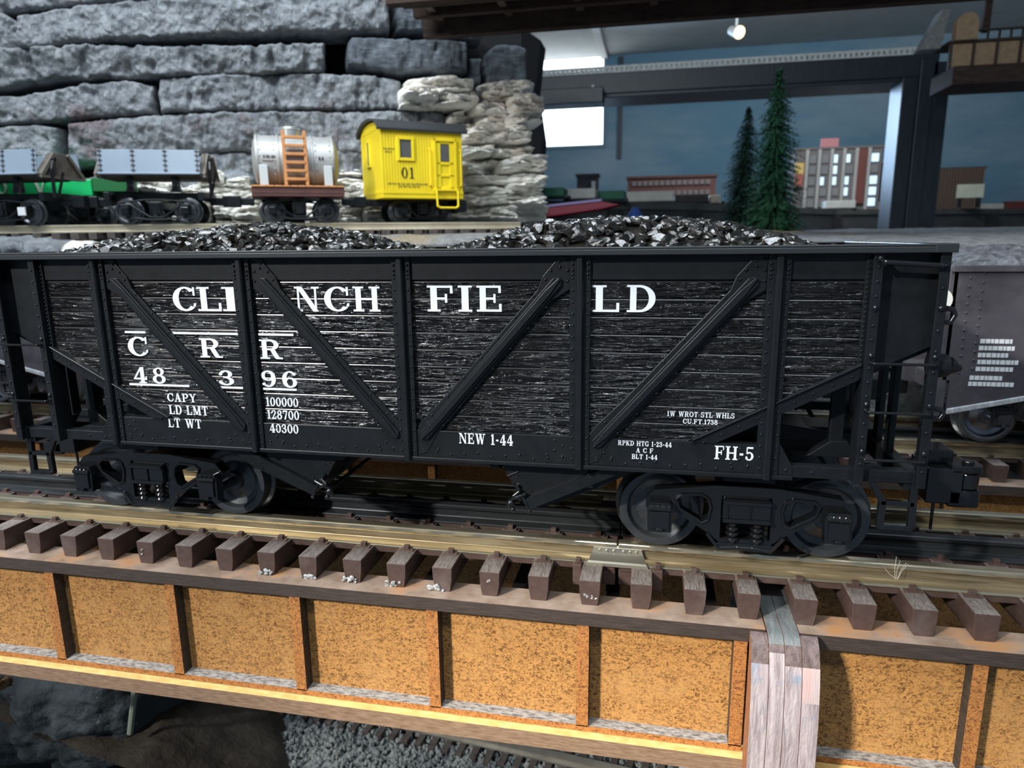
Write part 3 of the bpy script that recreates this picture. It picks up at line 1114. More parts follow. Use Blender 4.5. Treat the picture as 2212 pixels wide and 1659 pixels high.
# glue on five ties
for k, px in ((6, .6), (7, .72), (8, .5), (9, .45), (10, .3)):
    x = TX0 + TS * k
    glue(lties[k], [(x + TW * px, .0405, TB + .008), (x + TW * (px - .3), .0405, TB + .006)], .0085, k)
glue(lties[13], [(TX0 + TS * 13 + .018, .0405, TB + .022), (TX0 + TS * 13 + .034, .0405, TB + .020)], .005, 33)
glue(lties[11], [(TX0 + TS * 11 + .020, .0405, TB + .036)], .004, 35)
glue(lties[3], [(TX0 + TS * 3 + .016, .0405, TB + .036), (TX0 + TS * 3 + .016, .0405, TB + .026)], .003, 36)
# spacer blocks and side ears at the joint
m = MB()
m.box(TX0 + TS * 13 + TW, XJ - .004, .125, .17, TT - .05, TT - .004)
m.build('joint_block', TIEM, lt, bevel=.002)
m = MB()
m.box(TX0 + TS * 13 - .020, TX0 + TS * 13, .105, .15, TB + .01, TT + .004)
m.box(TX0 + TS * 13 - .014, TX0 + TS * 13 - .002, .112, .122, TT + .003, TT + .016)
m.build('joint_block', TIEM, lt, bevel=.002)
m = MB()
m.box(TX0 + TS * 14 + TW, TX0 + TS * 14 + TW + .022, .105, .15, TB + .01, TT + .004)
m.box(TX0 + TS * 14 + TW + .006, TX0 + TS * 14 + TW + .018, .112, .122, TT + .003, TT + .017)
m.build('joint_block', TIEM, rt_, bevel=.002)
m = MB()
m.box(XJ + .003, TX0 + TS * 14, .13, .17, TT - .05, TT - .004)
m.build('joint_block', TIEM, rt_, bevel=.002)
# metal rail joiner: a folded plate clasping both rail feet
JM = mat('stamped_joiner_metal', (.62, .60, .50), rough=.28, metal=.9, bump=.15, bscale=40, bdist=.001)
for yr, sg in ((YC - .159, -1), (YC + .159, -1)):
    jr = MB()
    yo = yr - .0075
    prof = [(yo, .038), (yo - .004, .034), (yo - .004, .022), (yo - .012, .016), (yr - .031, .010), (yr - .0335, .006), (yr - .0335, -.001)]
    L0, L1 = XJ - .050, XJ + .050
    vs, fs = [], []
    for th in (0, .0016):
        for i, (y, z) in enumerate(prof):
            t = i / (len(prof) - 1)
            ex = .020 * t
            vs += [(L0 - ex, y - th, TT + z + th * .4), (L1 + ex, y - th, TT + z + th * .4)]
    n = len(prof)
    for b in (0, 2 * n):
        for i in range(n - 1):
            fs.append((b + 2 * i, b + 2 * i + 1, b + 2 * i + 3, b + 2 * i + 2))
    for i in range(n - 1):
        for e in (0, 1):
            fs.append((2 * i + e, 2 * i + 2 + e, 2 * n + 2 * i + 2 + e, 2 * n + 2 * i + e))
    fs.append((0, 1, 2 * n + 1, 2 * n))
    fs.append((2 * n - 2, 2 * n - 1, 4 * n - 1, 4 * n - 2))
    jr.add(vs, fs)
    for k in (-.040, -.024, -.008, .014, .028, .042):
        jr.rivet(XJ + k, yo - .0055, TT + .028, .0034, .0026)
    o = jr.build('rail_joiner', JM, None, smooth=30)
    tag(o, 'stamped metal rail joiner clasping the near rail at its gap' if yr < YC else 'stamped metal rail joiner on the far rail behind the black hopper car',
        'rail joiner')

# ------------------------------------------------------------------ plate girder spans
LITSTRIP = mat('lit_board_strip', (.74, .50, .20), (.58, .34, .11), scale=60, stretch=(.6, 1, 1), rough=.6)  # flange top board, its bright light from above put into the colour
STX = [-2.71, -2.365, -2.018, -1.672, -1.320, -.967, -.6215, -.290, .0447, .3815]


def girder(name, label, x0, x1, yo, stiff, flip=False, inner_only=False, zoff=0.):
    """one hardboard plate girder: yo = outer edge of its flange, flip = outer side faces +y"""
    root = thing(name, ((x0 + x1) / 2, yo, -.667), label, 'bridge girder')
    g = -1 if flip else 1

    def Y(a, b):
        a, b = yo + g * a, yo + g * b
        return min(a, b), max(a, b)
    m = MB()
    ya, yb = Y(0, .078)
    fr = (1, 1) if flip else (1, 1)
    m.boxm(x0, x1, ya, yb, -.3596, TB, (1, 0, 1, 1, 1, 1))
    m.build('top_flange', [FLTOP, FLEDGE], root, bevel=.0012)
    m = MB()
    ya, yb = Y(.034, .044)
    m.box(x0, x1, ya, yb, -.618, -.3596)
    m.build('web_panel', MDF, root)
    for x in stiff:
        m = MB()
        ya, yb = Y(.004, .0345)
        m.boxm(x - .0265, x, ya, yb, -.607, -.3596, (1, 1, 0, 0, 1, 1))
        m.build('stiffener', [MDFRED, BURNT], root)
    m = MB()
    ya, yb = Y(.004, .0345)
    m.boxm(x0, x1, ya, yb, -.618, -.6045, (1, 2, 0, 0, 1, 1))
    m.build('bottom_rail', [MDFRED, BURNT, BURNTLIT], root)
    m = MB()
    ya, yb = Y(-.017, .060)
    m.boxm(x0, x1, ya, yb, -.658, -.620, (1, 0, 1, 1, 1, 1))
    m.build('bottom_flange', [LITSTRIP, FLBOTTOM], root, bevel=.0015)
    return root


girder('plate_girder', 'tan hardboard plate girder under the near track, left of the curved pillar', -2.85, .7355, .008, STX + [.7035])
girder('plate_girder', 'tan hardboard plate girder right of the curved pillar, cut by the frame edge', .7995, 3.0, .008, [1.1430 + .345 * k for k in range(6)])
girder('plate_girder', 'shaded girder behind the near girder, seen between the brown ties, left span', -2.85, .7355, .610, STX, flip=True)
girder('plate_girder', 'shaded girder behind the near girder, seen between the brown ties, right span', .7995, 3.0, .610, [1.1430 + .345 * k for k in range(6)], flip=True)
m = MB()
for i in range(13):
    x = -2.0 + .22 * i
    if x < .66:
        m.box(x - .015, x + .015, .0525, .5655, -.41, -.365)
tag(m.build('cross_bracing', BURNT, None), 'dark cross bracing between the two near girders under the ties', 'bracing')

# ------------------------------------------------------------------ curved laminated pillar
PWOOD = mat('whitewashed_pillar_wood', (.47, .41, .42), (.24, .19, .20), scale=24, stretch=(5, 1, .35), lo=.36, hi=.66, dist=.8, rough=.55, bump=.8, bscale=46,
            bstretch=(2.2, 1, .7), bdist=.003, c3=(.22, .26, .33), s3=11, lo3=.55, hi3=.66)
PBROWN = mat('brown_stained_pillar_top', (.085, .058, .055), (.20, .15, .145), scale=42, stretch=(1, .6, .6), lo=.35, hi=.75, dist=1.2, rough=.5, bump=.9, bscale=60, bdist=.004)
PGREY = mat('grey_pillar_cap', (.09, .10, .105), (.20, .215, .215), scale=16, stretch=(2, .7, 1), lo=.3, hi=.7, dist=1.2, rough=.42, bump=.8, bscale=50, bdist=.003)
PSIDE = mat('russet_plywood_edge', (.20, .075, .035), (.30, .13, .06), scale=60, rough=.7)
PRED = mat('pinkish_pillar_wood', (.50, .33, .31), (.44, .38, .38), scale=10, stretch=(3, 1, .5), rough=.55, bump=.6, bscale=40, bdist=.003)


def pillar(x0, cy, lab, mirror=False):
    root = thing('bridge_pier', (x0 + .063, 0 if not mirror else .618, -1.75), lab, 'bridge pillar')
    # profile of the outer face in (y, z), top back to bottom
    prof = [(.0, -.330), (-.010, -.3325), (-.022, -.341), (-.032, -.354), (-.042, -.374), (-.051, -.402), (-.058, -.44), (-.063, -.49), (-.066, -.56), (-.067, -.70), (-.067, -1.2), (-.067, -1.75)]
    rnd = random.Random(5)
    xs = [0, .033, .0625, .094, .127]
    for i in range(4):
        m = MB()
        xa, xb = x0 + xs[i] + (.0004 if i else 0), x0 + xs[i + 1] - .0004
        dz = rnd.uniform(-.0015, .0015)
        pr = [(y, z + dz) for y, z in prof]
        if i in (1, 2):
            pr = [(.21, -.3286), (.012, -.3286)] + pr
            inner = [(-.005, -1.75), (-.005, -.3655), (-.001, -.361), (.005, -.3310), (.21, -.3310)]
        else:
            inner = [(-.005, -1.75), (-.005, -.3655), (-.001, -.361), (.0, -.345)]
        poly = pr + inner
        if mirror:
            poly = [(2 * YC - y, z) for y, z in poly]
        n = len(poly)
        vs = [(xa, y, z) for y, z in poly] + [(xb, y, z) for y, z in poly]
        for k in range(n):
            j = (k + 1) % n
            zm = (poly[k][1] + poly[j][1]) / 2
            ym = (poly[k][0] + poly[j][0]) / 2
            if k < len(pr) - 1:
                m.cur = (2 if (i in (1, 2) and zm > -.339) else (1 if zm > -.366 + (.008 if i == 1 else 0) else (4 if i == 3 and zm > -.43 else 0)))
            else:
                m.cur = 3
            m.add([vs[k], vs[k + n], vs[j + n], vs[j]], [(0, 1, 2, 3)])
        m.cur = 3
        m.add(vs[:n], [tuple(range(n))])
        m.add(vs[n:], [tuple(range(n))])
        m.build('laminated_strip', [PWOOD, PBROWN, PGREY, PSIDE, PRED], root, weld=True, bevel=.0005, smooth=25)
    return root


pillar(.7045, 0, 'pale laminated wood pillar with curved brown top at the girder joint')
# ------------------------------------------------------------------ rear bridge: track, girder
DY = .975
rear_root, rear_ties = track_section('rear bridge track with brown ties, behind the black hopper car', -32, 32, -4.2, 4.2, YC + DY)
girder('plate_girder', 'tan plate girder of the rear bridge, seen below the black hopper car', -4.2, 4.2, .008 + DY,
       [-.967 + .345 * k - 3.105 for k in range(23)])

# ------------------------------------------------------------------ rear steel hoppers
GREYP = mat('weathered_grey_car_paint', (.058, .053, .061), (.085, .079, .088), scale=5, rough=.5, bump=.2, bscale=60, bdist=.001, c3=(.042, .039, .046), s3=4)
GREYD = mat('dark_grey_truck_paint', (.07, .066, .07), (.11, .10, .105), scale=30, rough=.5)
PALEEDGE = mat('pale_worn_edge', (.42, .43, .45), (.25, .26, .28), scale=40, stretch=(2, 1, 1), rough=.55)
SHINYW = mat('polished_wheel_face', (.42, .46, .52), (.25, .27, .30), scale=14, rough=.3, metal=.85)


def steel_hopper(cx, label):
    yc = YC + DY
    root = thing('hopper_car', (cx, yc, RT), label, 'train car')
    hl = 1.19
    for sgn in (-1, 1):
        y = yc + sgn * .309
        ya, yb = sorted((y, y - sgn * .008))
        m = MB()
        m.prism([(cx - hl, .345), (cx + hl, .345), (cx + hl, .20), (cx + hl, .005), (cx - hl, .005), (cx - hl, .20)], 'y', ya, yb)
        for k in range(9):
            xx = cx - hl + .06 + k * (2 * hl - .12) / 8
            for kk in range(12):
                z = .03 + kk * .026
                m.rivet(xx - .018, y, z, .0035, .003, sgn)
                m.rivet(xx + .018, y, z + .013, .0035, .003, sgn)
        m.build('side_sheet', GREYP, root)
        m = MB()
        for k in range(9):
            xx = cx - hl + .06 + k * (2 * hl - .12) / 8
            m.prism([(xx - .011, y), (xx + .011, y), (xx + .007, y + sgn * .010), (xx - .007, y + sgn * .010)], 'z', .0, .345)
        if sgn > 0:
            m.build('side_rib', GREYP, root)
        m = MB()
        ya, yb = sorted((y + sgn * .010, y - sgn * .012))
        m.box(cx - hl - .01, cx + hl + .01, ya, yb, .333, .352)
        m.build('top_rim', GREYP, root, bevel=.002)
        for q in (-1, 1):
            m = MB()
            xe = cx + q * hl
            ya, yb = sorted((y, y - sgn * .008))
            m.prism([(xe, .005), (xe - q * .62, .005), (xe - q * .62, -.02), (xe - q * .48, -.02), (xe, -.115)] if False else
                    [(xe - q * .02, .005), (xe - q * .80, .005), (xe - q * .46, -.005), (xe - q * .02, -.095)], 'y', ya, yb)
            m.build('lower_side_sheet', GREYP, root)
            m = MB()
            ya, yb = sorted((y + sgn * .006, y - sgn * .01))
            m.prism([(xe - q * .02, -.085), (xe - q * .02, -.102), (xe - q * .44, -.003), (xe - q * .44, .012)], 'y', ya, yb)
            m.build('slope_edge', PALEEDGE, root, bevel=.002)['label'] = 'pale worn edge strip'
            m = MB()
            ya, yb = sorted((y, y - sgn * .03))
            m.box(xe - .012, xe + .012, ya, yb, -.11, .345)
            m.build('corner_post', GREYP, root, bevel=.002)
    m = MB()
    for q in (-1, 1):
        m.prism([(cx + q * hl, .24), (cx + q * hl, .23), (cx + q * .25, -.12), (cx + q * .25, -.11)], 'y', yc - .30, yc + .30)
        m.box(cx + q * (hl - .004) - .004, cx + q * (hl - .004) + .004, yc - .30, yc + .30, .22, .345)
        m.box(cx + q * (hl - .03) - .02, cx + q * (hl - .03) + .02, yc - .30, yc + .30, -.05, .0)
    m.box(cx - hl - .02, cx + hl + .02, yc - .05, yc + .05, -.05, .01)
    for x in (-.5, .5):
        m.prism([(cx + x - .22, .005), (cx + x + .22, .005), (cx + x + .06, -.13), (cx + x - .06, -.13)], 'y', yc - .26, yc + .26)
    m.build('underframe', GREYD, root)
    for q in (-1, 1):
        m = MB()
        m.box(min(cx + q * hl, cx + q * (hl + .16)), max(cx + q * hl, cx + q * (hl + .16)), yc - .03, yc + .03, -.10, -.05)
        m.box(min(cx + q * (hl + .1), cx + q * (hl + .18)), max(cx + q * (hl + .1), cx + q * (hl + .18)), yc - .06, yc + .05, -.12, -.045)
        m.build('coupler', BLACKGLOSS, root, bevel=.004)
        truck(root, cx + q * .82, yc, RT, GREYD, GREYP, SHINYW)
    return root


XR = 1.36 + 1.20
h3 = steel_hopper(XR, 'weathered grey coal hopper on the rear track at the right edge')
# reporting marks on the right hopper
m = MB()
yf = DY - .0015
rows = [(2118, 2190, 737), (2115, 2192, 752), (2113, 2178, 767), (2112, 2200, 782), (2108, 2190, 797), (2095, 2165, 816), (2092, 2190, 829)]
for a, b, py in rows:
    p, q = aty(a, py, yf), aty(b, py, yf)
    n = 14
    xx = p.x
    k = 0
    while xx < q.x - .004:
        ww = min(q.x - xx, .006 + .007 * abs(math.sin(k * 2.3 + py)))
        m.box(xx, xx + ww, yf, yf + .0015, p.z - .0065, p.z + .0065)
        xx += ww + .0022
        k += 1
m.build('data_lettering', mat('faded_white_lettering', (.62, .64, .66), rough=.6), h3)
m = MB()
p = aty(2052, 648, DY - .012)
m.cyl((p.x - .026, DY - .012, p.z), (p.x - .026, DY - .004, p.z), .034, n=24)
m.build('marker_disc', mat('cream_white_disc', (.78, .77, .70), rough=.5), h3)['label'] = 'cream white round disc'
h2 = steel_hopper(XR - 2.76, 'weathered grey coal hopper on the rear track, mostly hidden behind the black hopper')
h1 = steel_hopper(XR - 5.52, 'weathered grey coal hopper on the rear track, glimpsed through the left end posts')
GCOAL = mat('dull_grey_coal', (.035, .037, .042), (.13, .135, .15), scale=30, rough=.5, bump=.8, bscale=60, bdist=.005)


def grey_load(cx, label):
    rnd = random.Random(11)
    m = MB()
    yc = YC + DY

    def hh(u, v):
        x = -1.17 + 2.34 * u
        y = -.29 + .58 * v
        e = max(0, 1 - abs(2 * v - 1) ** 3) * max(0, 1 - abs(2 * u - 1) ** 10)
        z = .325 + e * (.085 + .02 * math.cos(x * 5.2)) + .010 * noise.noise((x * 26, y * 26, cx)) + .007 * noise.noise((x * 60, y * 60, cx))
        return (cx + x, yc + y, z)
    m.grid(hh, 150, 40)
    o = m.build('coal_load', GCOAL, None)
    return tag(o, label, 'coal', kind='stuff')


grey_load(XR, 'dull grey coal heaped in the rear hopper at the right edge')
grey_load(XR - 2.76, 'dull grey coal in the rear hopper hidden behind the black hopper')
grey_load(XR - 5.52, 'dull grey coal in the rear hopper behind the left end of the black hopper')

# a tuft of pale fibre caught on the near rail
m = MB()
fa, fb, fc = aty(1938, 1251, .121), aty(1946, 1232, .128), aty(1958, 1216, .136)
for k, (dx, dz) in enumerate(((0, 0), (-.012, .004), (.004, -.002), (-.02, .012))):
    m.tube([fa + Vector((dx * .2, 0, 0)), fb + Vector((dx * .6, 0, dz * .4)), fc + Vector((dx, 0, dz))], .00035, 5)
m.tube([fa, aty(1922, 1241, .124), aty(1912, 1228, .128)], .00035, 5)
tag(m.build('dust_fibre', mat('pale_dust_fibre', (.62, .60, .52), rough=.8), None), 'tiny tuft of pale fibres stuck on the near rail right of the pier', 'fibre')
# ------------------------------------------------------------------ layout base, ledge terrain
DARKGROUND = mat('dark_brown_ground', (.020, .015, .011), (.05, .04, .03), scale=7, rough=.9, bump=.8, bscale=25, bdist=.02)
SCENE = mat('grey_scenic_gravel', (.10, .105, .11), (.27, .27, .265), scale=22, rough=.85, bump=1., bscale=40, bdist=.02, c3=(.26, .21, .14), s3=1.3, lo3=.60, hi3=.72)
m = MB()
m.grid(lambda u, v: (-4.5 + 9 * u, -.6 + 4.2 * v, -1.75), 4, 4)
struct(m.build('floor', mat('layout_base_board', (.03, .028, .026), rough=.9)))

RZ = .550            # upper rail top


def terr(u, v):
    x = -5.0 + 13.0 * u
    yf = 1.72 + .05 * noise.noise((x * 2, 3, 0))
    if v < .25:
        t = v / .25
        z = -1.74 + (.40 + 1.74) * t
        y = yf - .05 + .06 * noise.noise((x * 2.5, z * 2.5, 5))
        return (x, y + .05 * t, z)
    t = (v - .25) / .75
    y = yf + (8.6 - yf) * t ** 1.5
    base = .40 + .075 * min(1, (y - yf) / .45) if x < .3 else .40 + .022 * (y - yf) * 1.0
    if .3 <= x < 1.0:
        k = (x - .3) / .7
        base = (1 - k) * (.40 + .075 * min(1, (y - yf) / .45)) + k * (.40 + .022 * (y - yf))
    base = min(base, .495)
    return (x, y, base + .012 * noise.noise((x * 4, y * 4, 2)) + .006 * noise.noise((x * 14, y * 14, 7)))


m = MB()
m.grid(terr, 170, 90)
o = m.build('hillside', SCENE, None, smooth=60)
tag(o, 'grey gravel scenery ledge carrying the upper track behind the bridges', 'scenery')

# ------------------------------------------------------------------ upper track curve
_near = [((-140, 484), 4.95), ((-60, 484), 4.78), ((30, 484), 4.6), ((170, 484), 4.45), ((345, 483), 4.28), ((500, 482), 4.20), ((640, 481), 4.17), ((780, 481), 4.19), ((910, 481), 4.24),
         ((1010, 482), 4.30), ((1150, 484), 4.46), ((1210, 484), 4.6)]
NEAR = [Vector((*atd(q[0], q[1], d).xy, 0)) for q, d in _near]


def near_at(px):
    xs = [q[0][0] for q in _near]
    px = max(xs[0], min(xs[-1], px))
    for i in range(len(xs) - 1):
        if xs[i] <= px <= xs[i + 1]:
            t = (px - xs[i]) / (xs[i + 1] - xs[i])
            return NEAR[i].lerp(NEAR[i + 1], t)


def smooth_curve(px):
    p = sum((near_at(px + d) for d in (-40, -20, 0, 20, 40)), Vector()) / 5
    q = sum((near_at(px + d) for d in (-10, 10, 30, 50)), Vector()) / 4
    r = sum((near_at(px + d) for d in (-50, -30, -10, 10)), Vector()) / 4
    d = (q - r).normalized()
    return p, d


cl = []
for i in range(62):
    px = -95 + i * 20
    p, d = smooth_curve(min(px, 1155))
    nrm = Vector((-d.y, d.x, 0))
    cl.append((p + nrm * .10, d, nrm))
OLDTIE = mat('weathered_dark_tie', (.045, .036, .032), (.09, .075, .068), scale=30, rough=.7, bump=.4, bscale=60, bdist=.003)
OLDRAIL = mat('brass_coloured_rail', (.66, .60, .46), (.52, .46, .34), scale=8, rough=.38, metal=.55)
ut = thing('track_section', (-1.5, 2.45, RZ - .075), 'upper level track curving past the grey rock wall under the work cars', 'railway track')
for s_ in (-1, 1):
    m = MB()
    pts = [c + n * (s_ * .085) for c, d, n in cl]
    for k, (a, b) in enumerate(zip(pts[:-1], pts[1:])):
        na, nb = cl[k][2], cl[k + 1][2]
        P = [(-.022, -.042), (.022, -.042), (.022, -.037), (.005, -.032), (.005, -.012), (.010, -.009), (.010, 0), (-.010, 0), (-.010, -.009), (-.005, -.012), (-.005, -.032), (-.022, -.037)]
        n = len(P)
        vs = [(a.x + na.x * u, a.y + na.y * u, RZ + v) for u, v in P] + [(b.x + nb.x * u, b.y + nb.y * u, RZ + v) for u, v in P]
        m.add(vs, [(i, (i + 1) % n, n + (i + 1) % n, n + i) for i in range(n)])
    m.build('rail', OLDRAIL, ut, weld=True)
acc = 0
last = cl[0][0]
for k in range(len(cl) - 1):
    a, b = cl[k][0], cl[k + 1][0]
    seg = (b - a).length
    if seg < 1e-4:
        continue
    while acc < seg:
        c = a.lerp(b, acc / seg)
        d, n = cl[k][1], cl[k][2]
        m = MB()
        m.xf = Matrix(((d.x, n.x, 0, c.x), (d.y, n.y, 0, c.y), (0, 0, 1, RZ), (0, 0, 0, 1)))
        m.box(-.021, .021, -.17, .17, -.078, -.042)
        m.build('tie', OLDTIE, ut, bevel=.003)
        acc += .094
    acc -= seg

# ------------------------------------------------------------------ work train on the upper track
YEL = mat('bright_yellow_paint', (.86, .66, .012), (.80, .60, .010), scale=8, rough=.55)
GREYROOF = mat('charcoal_roof', (.035, .037, .04), rough=.6)
SILV = mat('dull_silver_paint', (.36, .36, .345), (.44, .44, .43), scale=6, rough=.45, metal=.3)
PANEL = mat('blue_grey_dump_panel', (.25, .31, .38), (.29, .35, .42), scale=5, rough=.5)
ORANGE = mat('orange_brown_wood', (.56, .25, .085), (.46, .19, .06), scale=20, stretch=(1, 1, 6), rough=.6)
MAROON = mat('maroon_frame_paint', (.10, .036, .030), (.075, .028, .024), scale=10, rough=.55)
BROWNW = mat('dark_weathered_wood', (.075, .062, .05), (.13, .11, .09), scale=20, stretch=(6, 1, 1), rough=.75)
GLASSD = mat('dark_grey_window_glass', (.10, .10, .095), rough=.12, spec=.6)
INK = mat('black_stencil_ink', (.02, .018, .012), rough=.6)
FADEINK = mat('faded_stencil_ink', (.26, .20, .03), rough=.6)
GREEN = mat('bright_green_paint', (.010, .52, .15), (.008, .44, .12), scale=5, rough=.4)
DGREEN = mat('dark_green_paint', (.012, .13, .035), rough=.5)


def arch_truck(root, x, wb, m_):
    """arch-bar truck in local coordinates of the car (rail top z = 0)"""
    b = MB(); b.xf = m_
    b.box(x - .035, x + .035, -.13, .13, .075, .115)
    bol = b.build('truck', BLACK, root, bevel=.003)
    for q in (-1, 1):
        a = MB(); a.xf = m_
        y = q * .125
        for pts in ([(-wb / 2 - .04, .108), (-.05, .125), (.05, .125), (wb / 2 + .04, .108)],
                    [(-wb / 2 - .03, .10), (-wb / 2 + .02, .10), (-.035, .035), (.035, .035), (wb / 2 - .02, .10), (wb / 2 + .03, .10)],
                    [(-wb / 2, .035), (-.04, .022), (.04, .022), (wb / 2, .035)]):
            a.tube([(x + u, y, v) for u, v in pts], .0055, 6)
        for u in (-.03, .03):
            a.cyl((x + u, y, .022), (x + u, y, .125), .005, n=6)
        a.box(x - .022, x + .022, y - .012, y + .012, .05, .11)
        for s1 in (-1, 1):
            a.box(x + s1 * wb / 2 - .02, x + s1 * wb / 2 + .02, y - .018, y + .018, .045, .098)
        a.build('arch_bar', BLACK, bol, bevel=.002)
        for s1 in (-1, 1):
            jm = MB(); jm.xf = m_
            jm.box(x + s1 * wb / 2 - .018, x + s1 * wb / 2 + .018, min(q * .142, q * .156), max(q * .142, q * .156), .052, .086)
            jm.build('journal_lid', BLACKGLOSS, bol, bevel=.003)
    for s1 in (-1, 1):
        w_ = MB(); w_.xf = m_
        w_.cyl((x + s1 * wb / 2, -.12, .065), (x + s1 * wb / 2, .12, .065), .012, n=8)
        for q in (-1, 1):
            w_.lathe([(r, q * h) for r, h in ((0, .104), (.03, .104), (.045, .098), (.055, .104), (.065, .102), (.065, .08), (.074, .076), (.074, .070), (0, .070))],
                     (x + s1 * wb / 2, 0, .065), 'y', 24)
        w_.build('wheelset', WHEELM, bol, smooth=40)
    return bol


def coupler2(root, x, m_):
    q = 1 if x > 0 else -1
    b = MB(); b.xf = m_
    b.box(min(x, x + q * .10), max(x, x + q * .10), -.02, .02, .10, .14)
    b.box(min(x + q * .07, x + q * .14), max(x + q * .07, x + q * .14), -.035, .035, .09, .15)
    b.build('coupler', BLACK, root, bevel=.005)


def place(root, heading):
    root.rotation_euler = (0, 0, heading)


def car_root(name, label, px, back=.10):
    p, d = smooth_curve(px)
    n = Vector((-d.y, d.x, 0))
    c = p + n * back
    r = thing(name, (c.x, c.y, RZ), label, 'train car')
    return r, Matrix.Translation(r.location), math.atan2(d.y, d.x)


# --- tank car
tk, M_, hd = car_root('tank_car', 'silver tank car with orange ladder on the upper track', 648)
m = MB(); m.xf = M_
m.box(-.245, .245, -.17, .17, .140, .190)
m.box(-.245, .245, -.173, -.169, .158, .162)
m.build('frame', MAROON, tk, bevel=.003)
m = MB(); m.xf = M_
for k in range(12):
    m.box(-.245 + k * .0408, -.245 + k * .0408 + .039, -.178, .178, .190, .199)
m.build('deck', ORANGE, tk, bevel=.002)
m = MB(); m.xf = M_
R0 = .138
m.lathe([(0, -.236), (.06, -.232), (.11, -.222), (R0, -.205), (R0, .205), (.11, .222), (.06, .232), (0, .236)], (0, 0, .199 + R0 + .002), 'x', 48)
tank = m.build('tank', SILV, tk, smooth=40)
for x in (-.205, -.095, .085, .195):
    m = MB(); m.xf = M_
    m.lathe([(R0, -.008), (R0 + .005, -.006), (R0 + .005, .006), (R0, .008)], (x, 0, .201 + R0), 'x', 48)
    m.build('tank_band', SILV, tank, smooth=40)
m = MB(); m.xf = M_
for x in (-.19, -.115, .105, .18):
    for k in range(14):
        a = PI * (1.05 + .9 * k / 13) + PI / 2 + PI
        m.ball((x, -math.cos(PI * (k / 13 - .5)) * (R0 + .001), .201 + R0 + math.sin(PI * (k / 13 - .5)) * (R0 + .001)), .004, 4, 6)
m.build('rivet_row', SILV, tank)
m = MB(); m.xf = M_
m.lathe([(0, .0), (.052, 0), (.052, .055), (.056, .058), (.054, .066), (.03, .075), (0, .078)], (-.02, 0, .455), 'z', 28)
m.build('dome', mat('bright_silver_dome', (.62, .64, .62), rough=.25, metal=.7), tank, smooth=40)
for x in (-.175, .165):
    m = MB(); m.xf = M_
    m.box(x - .022, x + .022, -.165, -.115, .199, .305)
    m.build('saddle', mat('pale_saddle_paint', (.52, .54, .54), rough=.5), tk, bevel=.003)
ld = MB(); ld.xf = M_
for x in (-.062, .050):
    ld.prism([(-.172, .199), (-.156, .199), (-.146, .487), (-.162, .487)], 'x', x - .009, x + .009)
lad = ld.build('ladder', ORANGE, tk, bevel=.002)
for k in range(6):
    r_ = MB(); r_.xf = M_
    z = .232 + k * .044
    r_.box(-.058, .046, -.176 + .010 * k / 6, -.152 + .010 * k / 6, z - .007, z + .008)
    r_.build('rung', ORANGE, lad, bevel=.0015)
m = MB(); m.xf = M_
for k in range(12):
    if k not in (2, 7):
        m.box(-.172 + k * .0052, -.172 + k * .0052 + .003, -R0 - .0035, -R0 - .0005, .345, .358 + .002 * math.sin(k * 2.))
text(m, '8.6', .118, .338, .145, .356, -R0 - .0035, .003)
m.build('stencil_lettering', INK, tank)
m = MB(); m.xf = M_
m.box(-.178, -.108, -R0 - .003, -R0 + .002, .328, .331)
m.build('rust_line', mat('rusty_line', (.20, .08, .07), rough=.7), tank)
arch_truck(tk, 0.0, .29, M_)
for q in (-1, 1):
    coupler2(tk, q * .24, M_)
place(tk, hd + .03)

# --- caboose
cpos = atd(826, 408, 4.17)
TH = math.radians(38)
uu, vv = Vector((math.cos(TH), math.sin(TH), 0)), Vector((-math.sin(TH), math.cos(TH), 0))
cc = Vector((cpos.x, cpos.y, 0)) + uu * .25 + vv * .21
cb = thing('caboose', (cc.x, cc.y, RZ), 'bright yellow bobber caboose numbered 01 with black roof beside the white rocks', 'train car')
M_ = Matrix.Translation(cb.location)
HL, HW = .25, .21
m = MB(); m.xf = M_
m.box(-HL + .004, HL - .004, -HW + .004, HW - .004, .178, .520)
m.prism([(-HW + .004, .520)] + [(-HW * math.cos(PI * k / 12) * .98, .520 + .052 * math.sin(PI * k / 12)) for k in range(13)] + [(HW - .004, .520)], 'x', -HL + .002, HL - .002)
body = m.build('body', YEL, cb)
m = MB(); m.xf = M_
nb = 30
for k in range(nb):
    xa = -HL + 2 * HL * k / nb
    m.box(xa + .0012, xa + 2 * HL / nb - .0012, -HW - .002, -HW + .003, .182, .525)
m.build('board_siding', YEL, body, bevel=.0016, seg=1)
m = MB(); m.xf = M_
for k in range(nb):
    xa = -HL + 2 * HL * k / nb
    m.box(xa + .0012, xa + 2 * HL / nb - .0012, HW - .003, HW + .002, .182, .525)
m.build('board_siding', YEL, body, bevel=.0016, seg=1)
m = MB(); m.xf = M_
arc = [(-(HW + .022) * math.cos(PI * k / 16), .520 + .072 * math.sin(PI * k / 16)) for k in range(17)]
m.prism(arc + [(y * .985, z - .012) for y, z in reversed(arc)], 'x', -HL - .024, HL + .03)
m.build('roof', GREYROOF, cb, bevel=.002)
m = MB(); m.xf = M_
for z0, z1, e in ((.136, .160, .004), (.160, .181, .007)):
    m.box(-HL, HL, -HW - e, HW + e, z0, z1)
m.build('side_sill', YEL, cb, bevel=.0025)
# side window and door on the near side


def frac(t):
    return -HL + 2 * HL * t


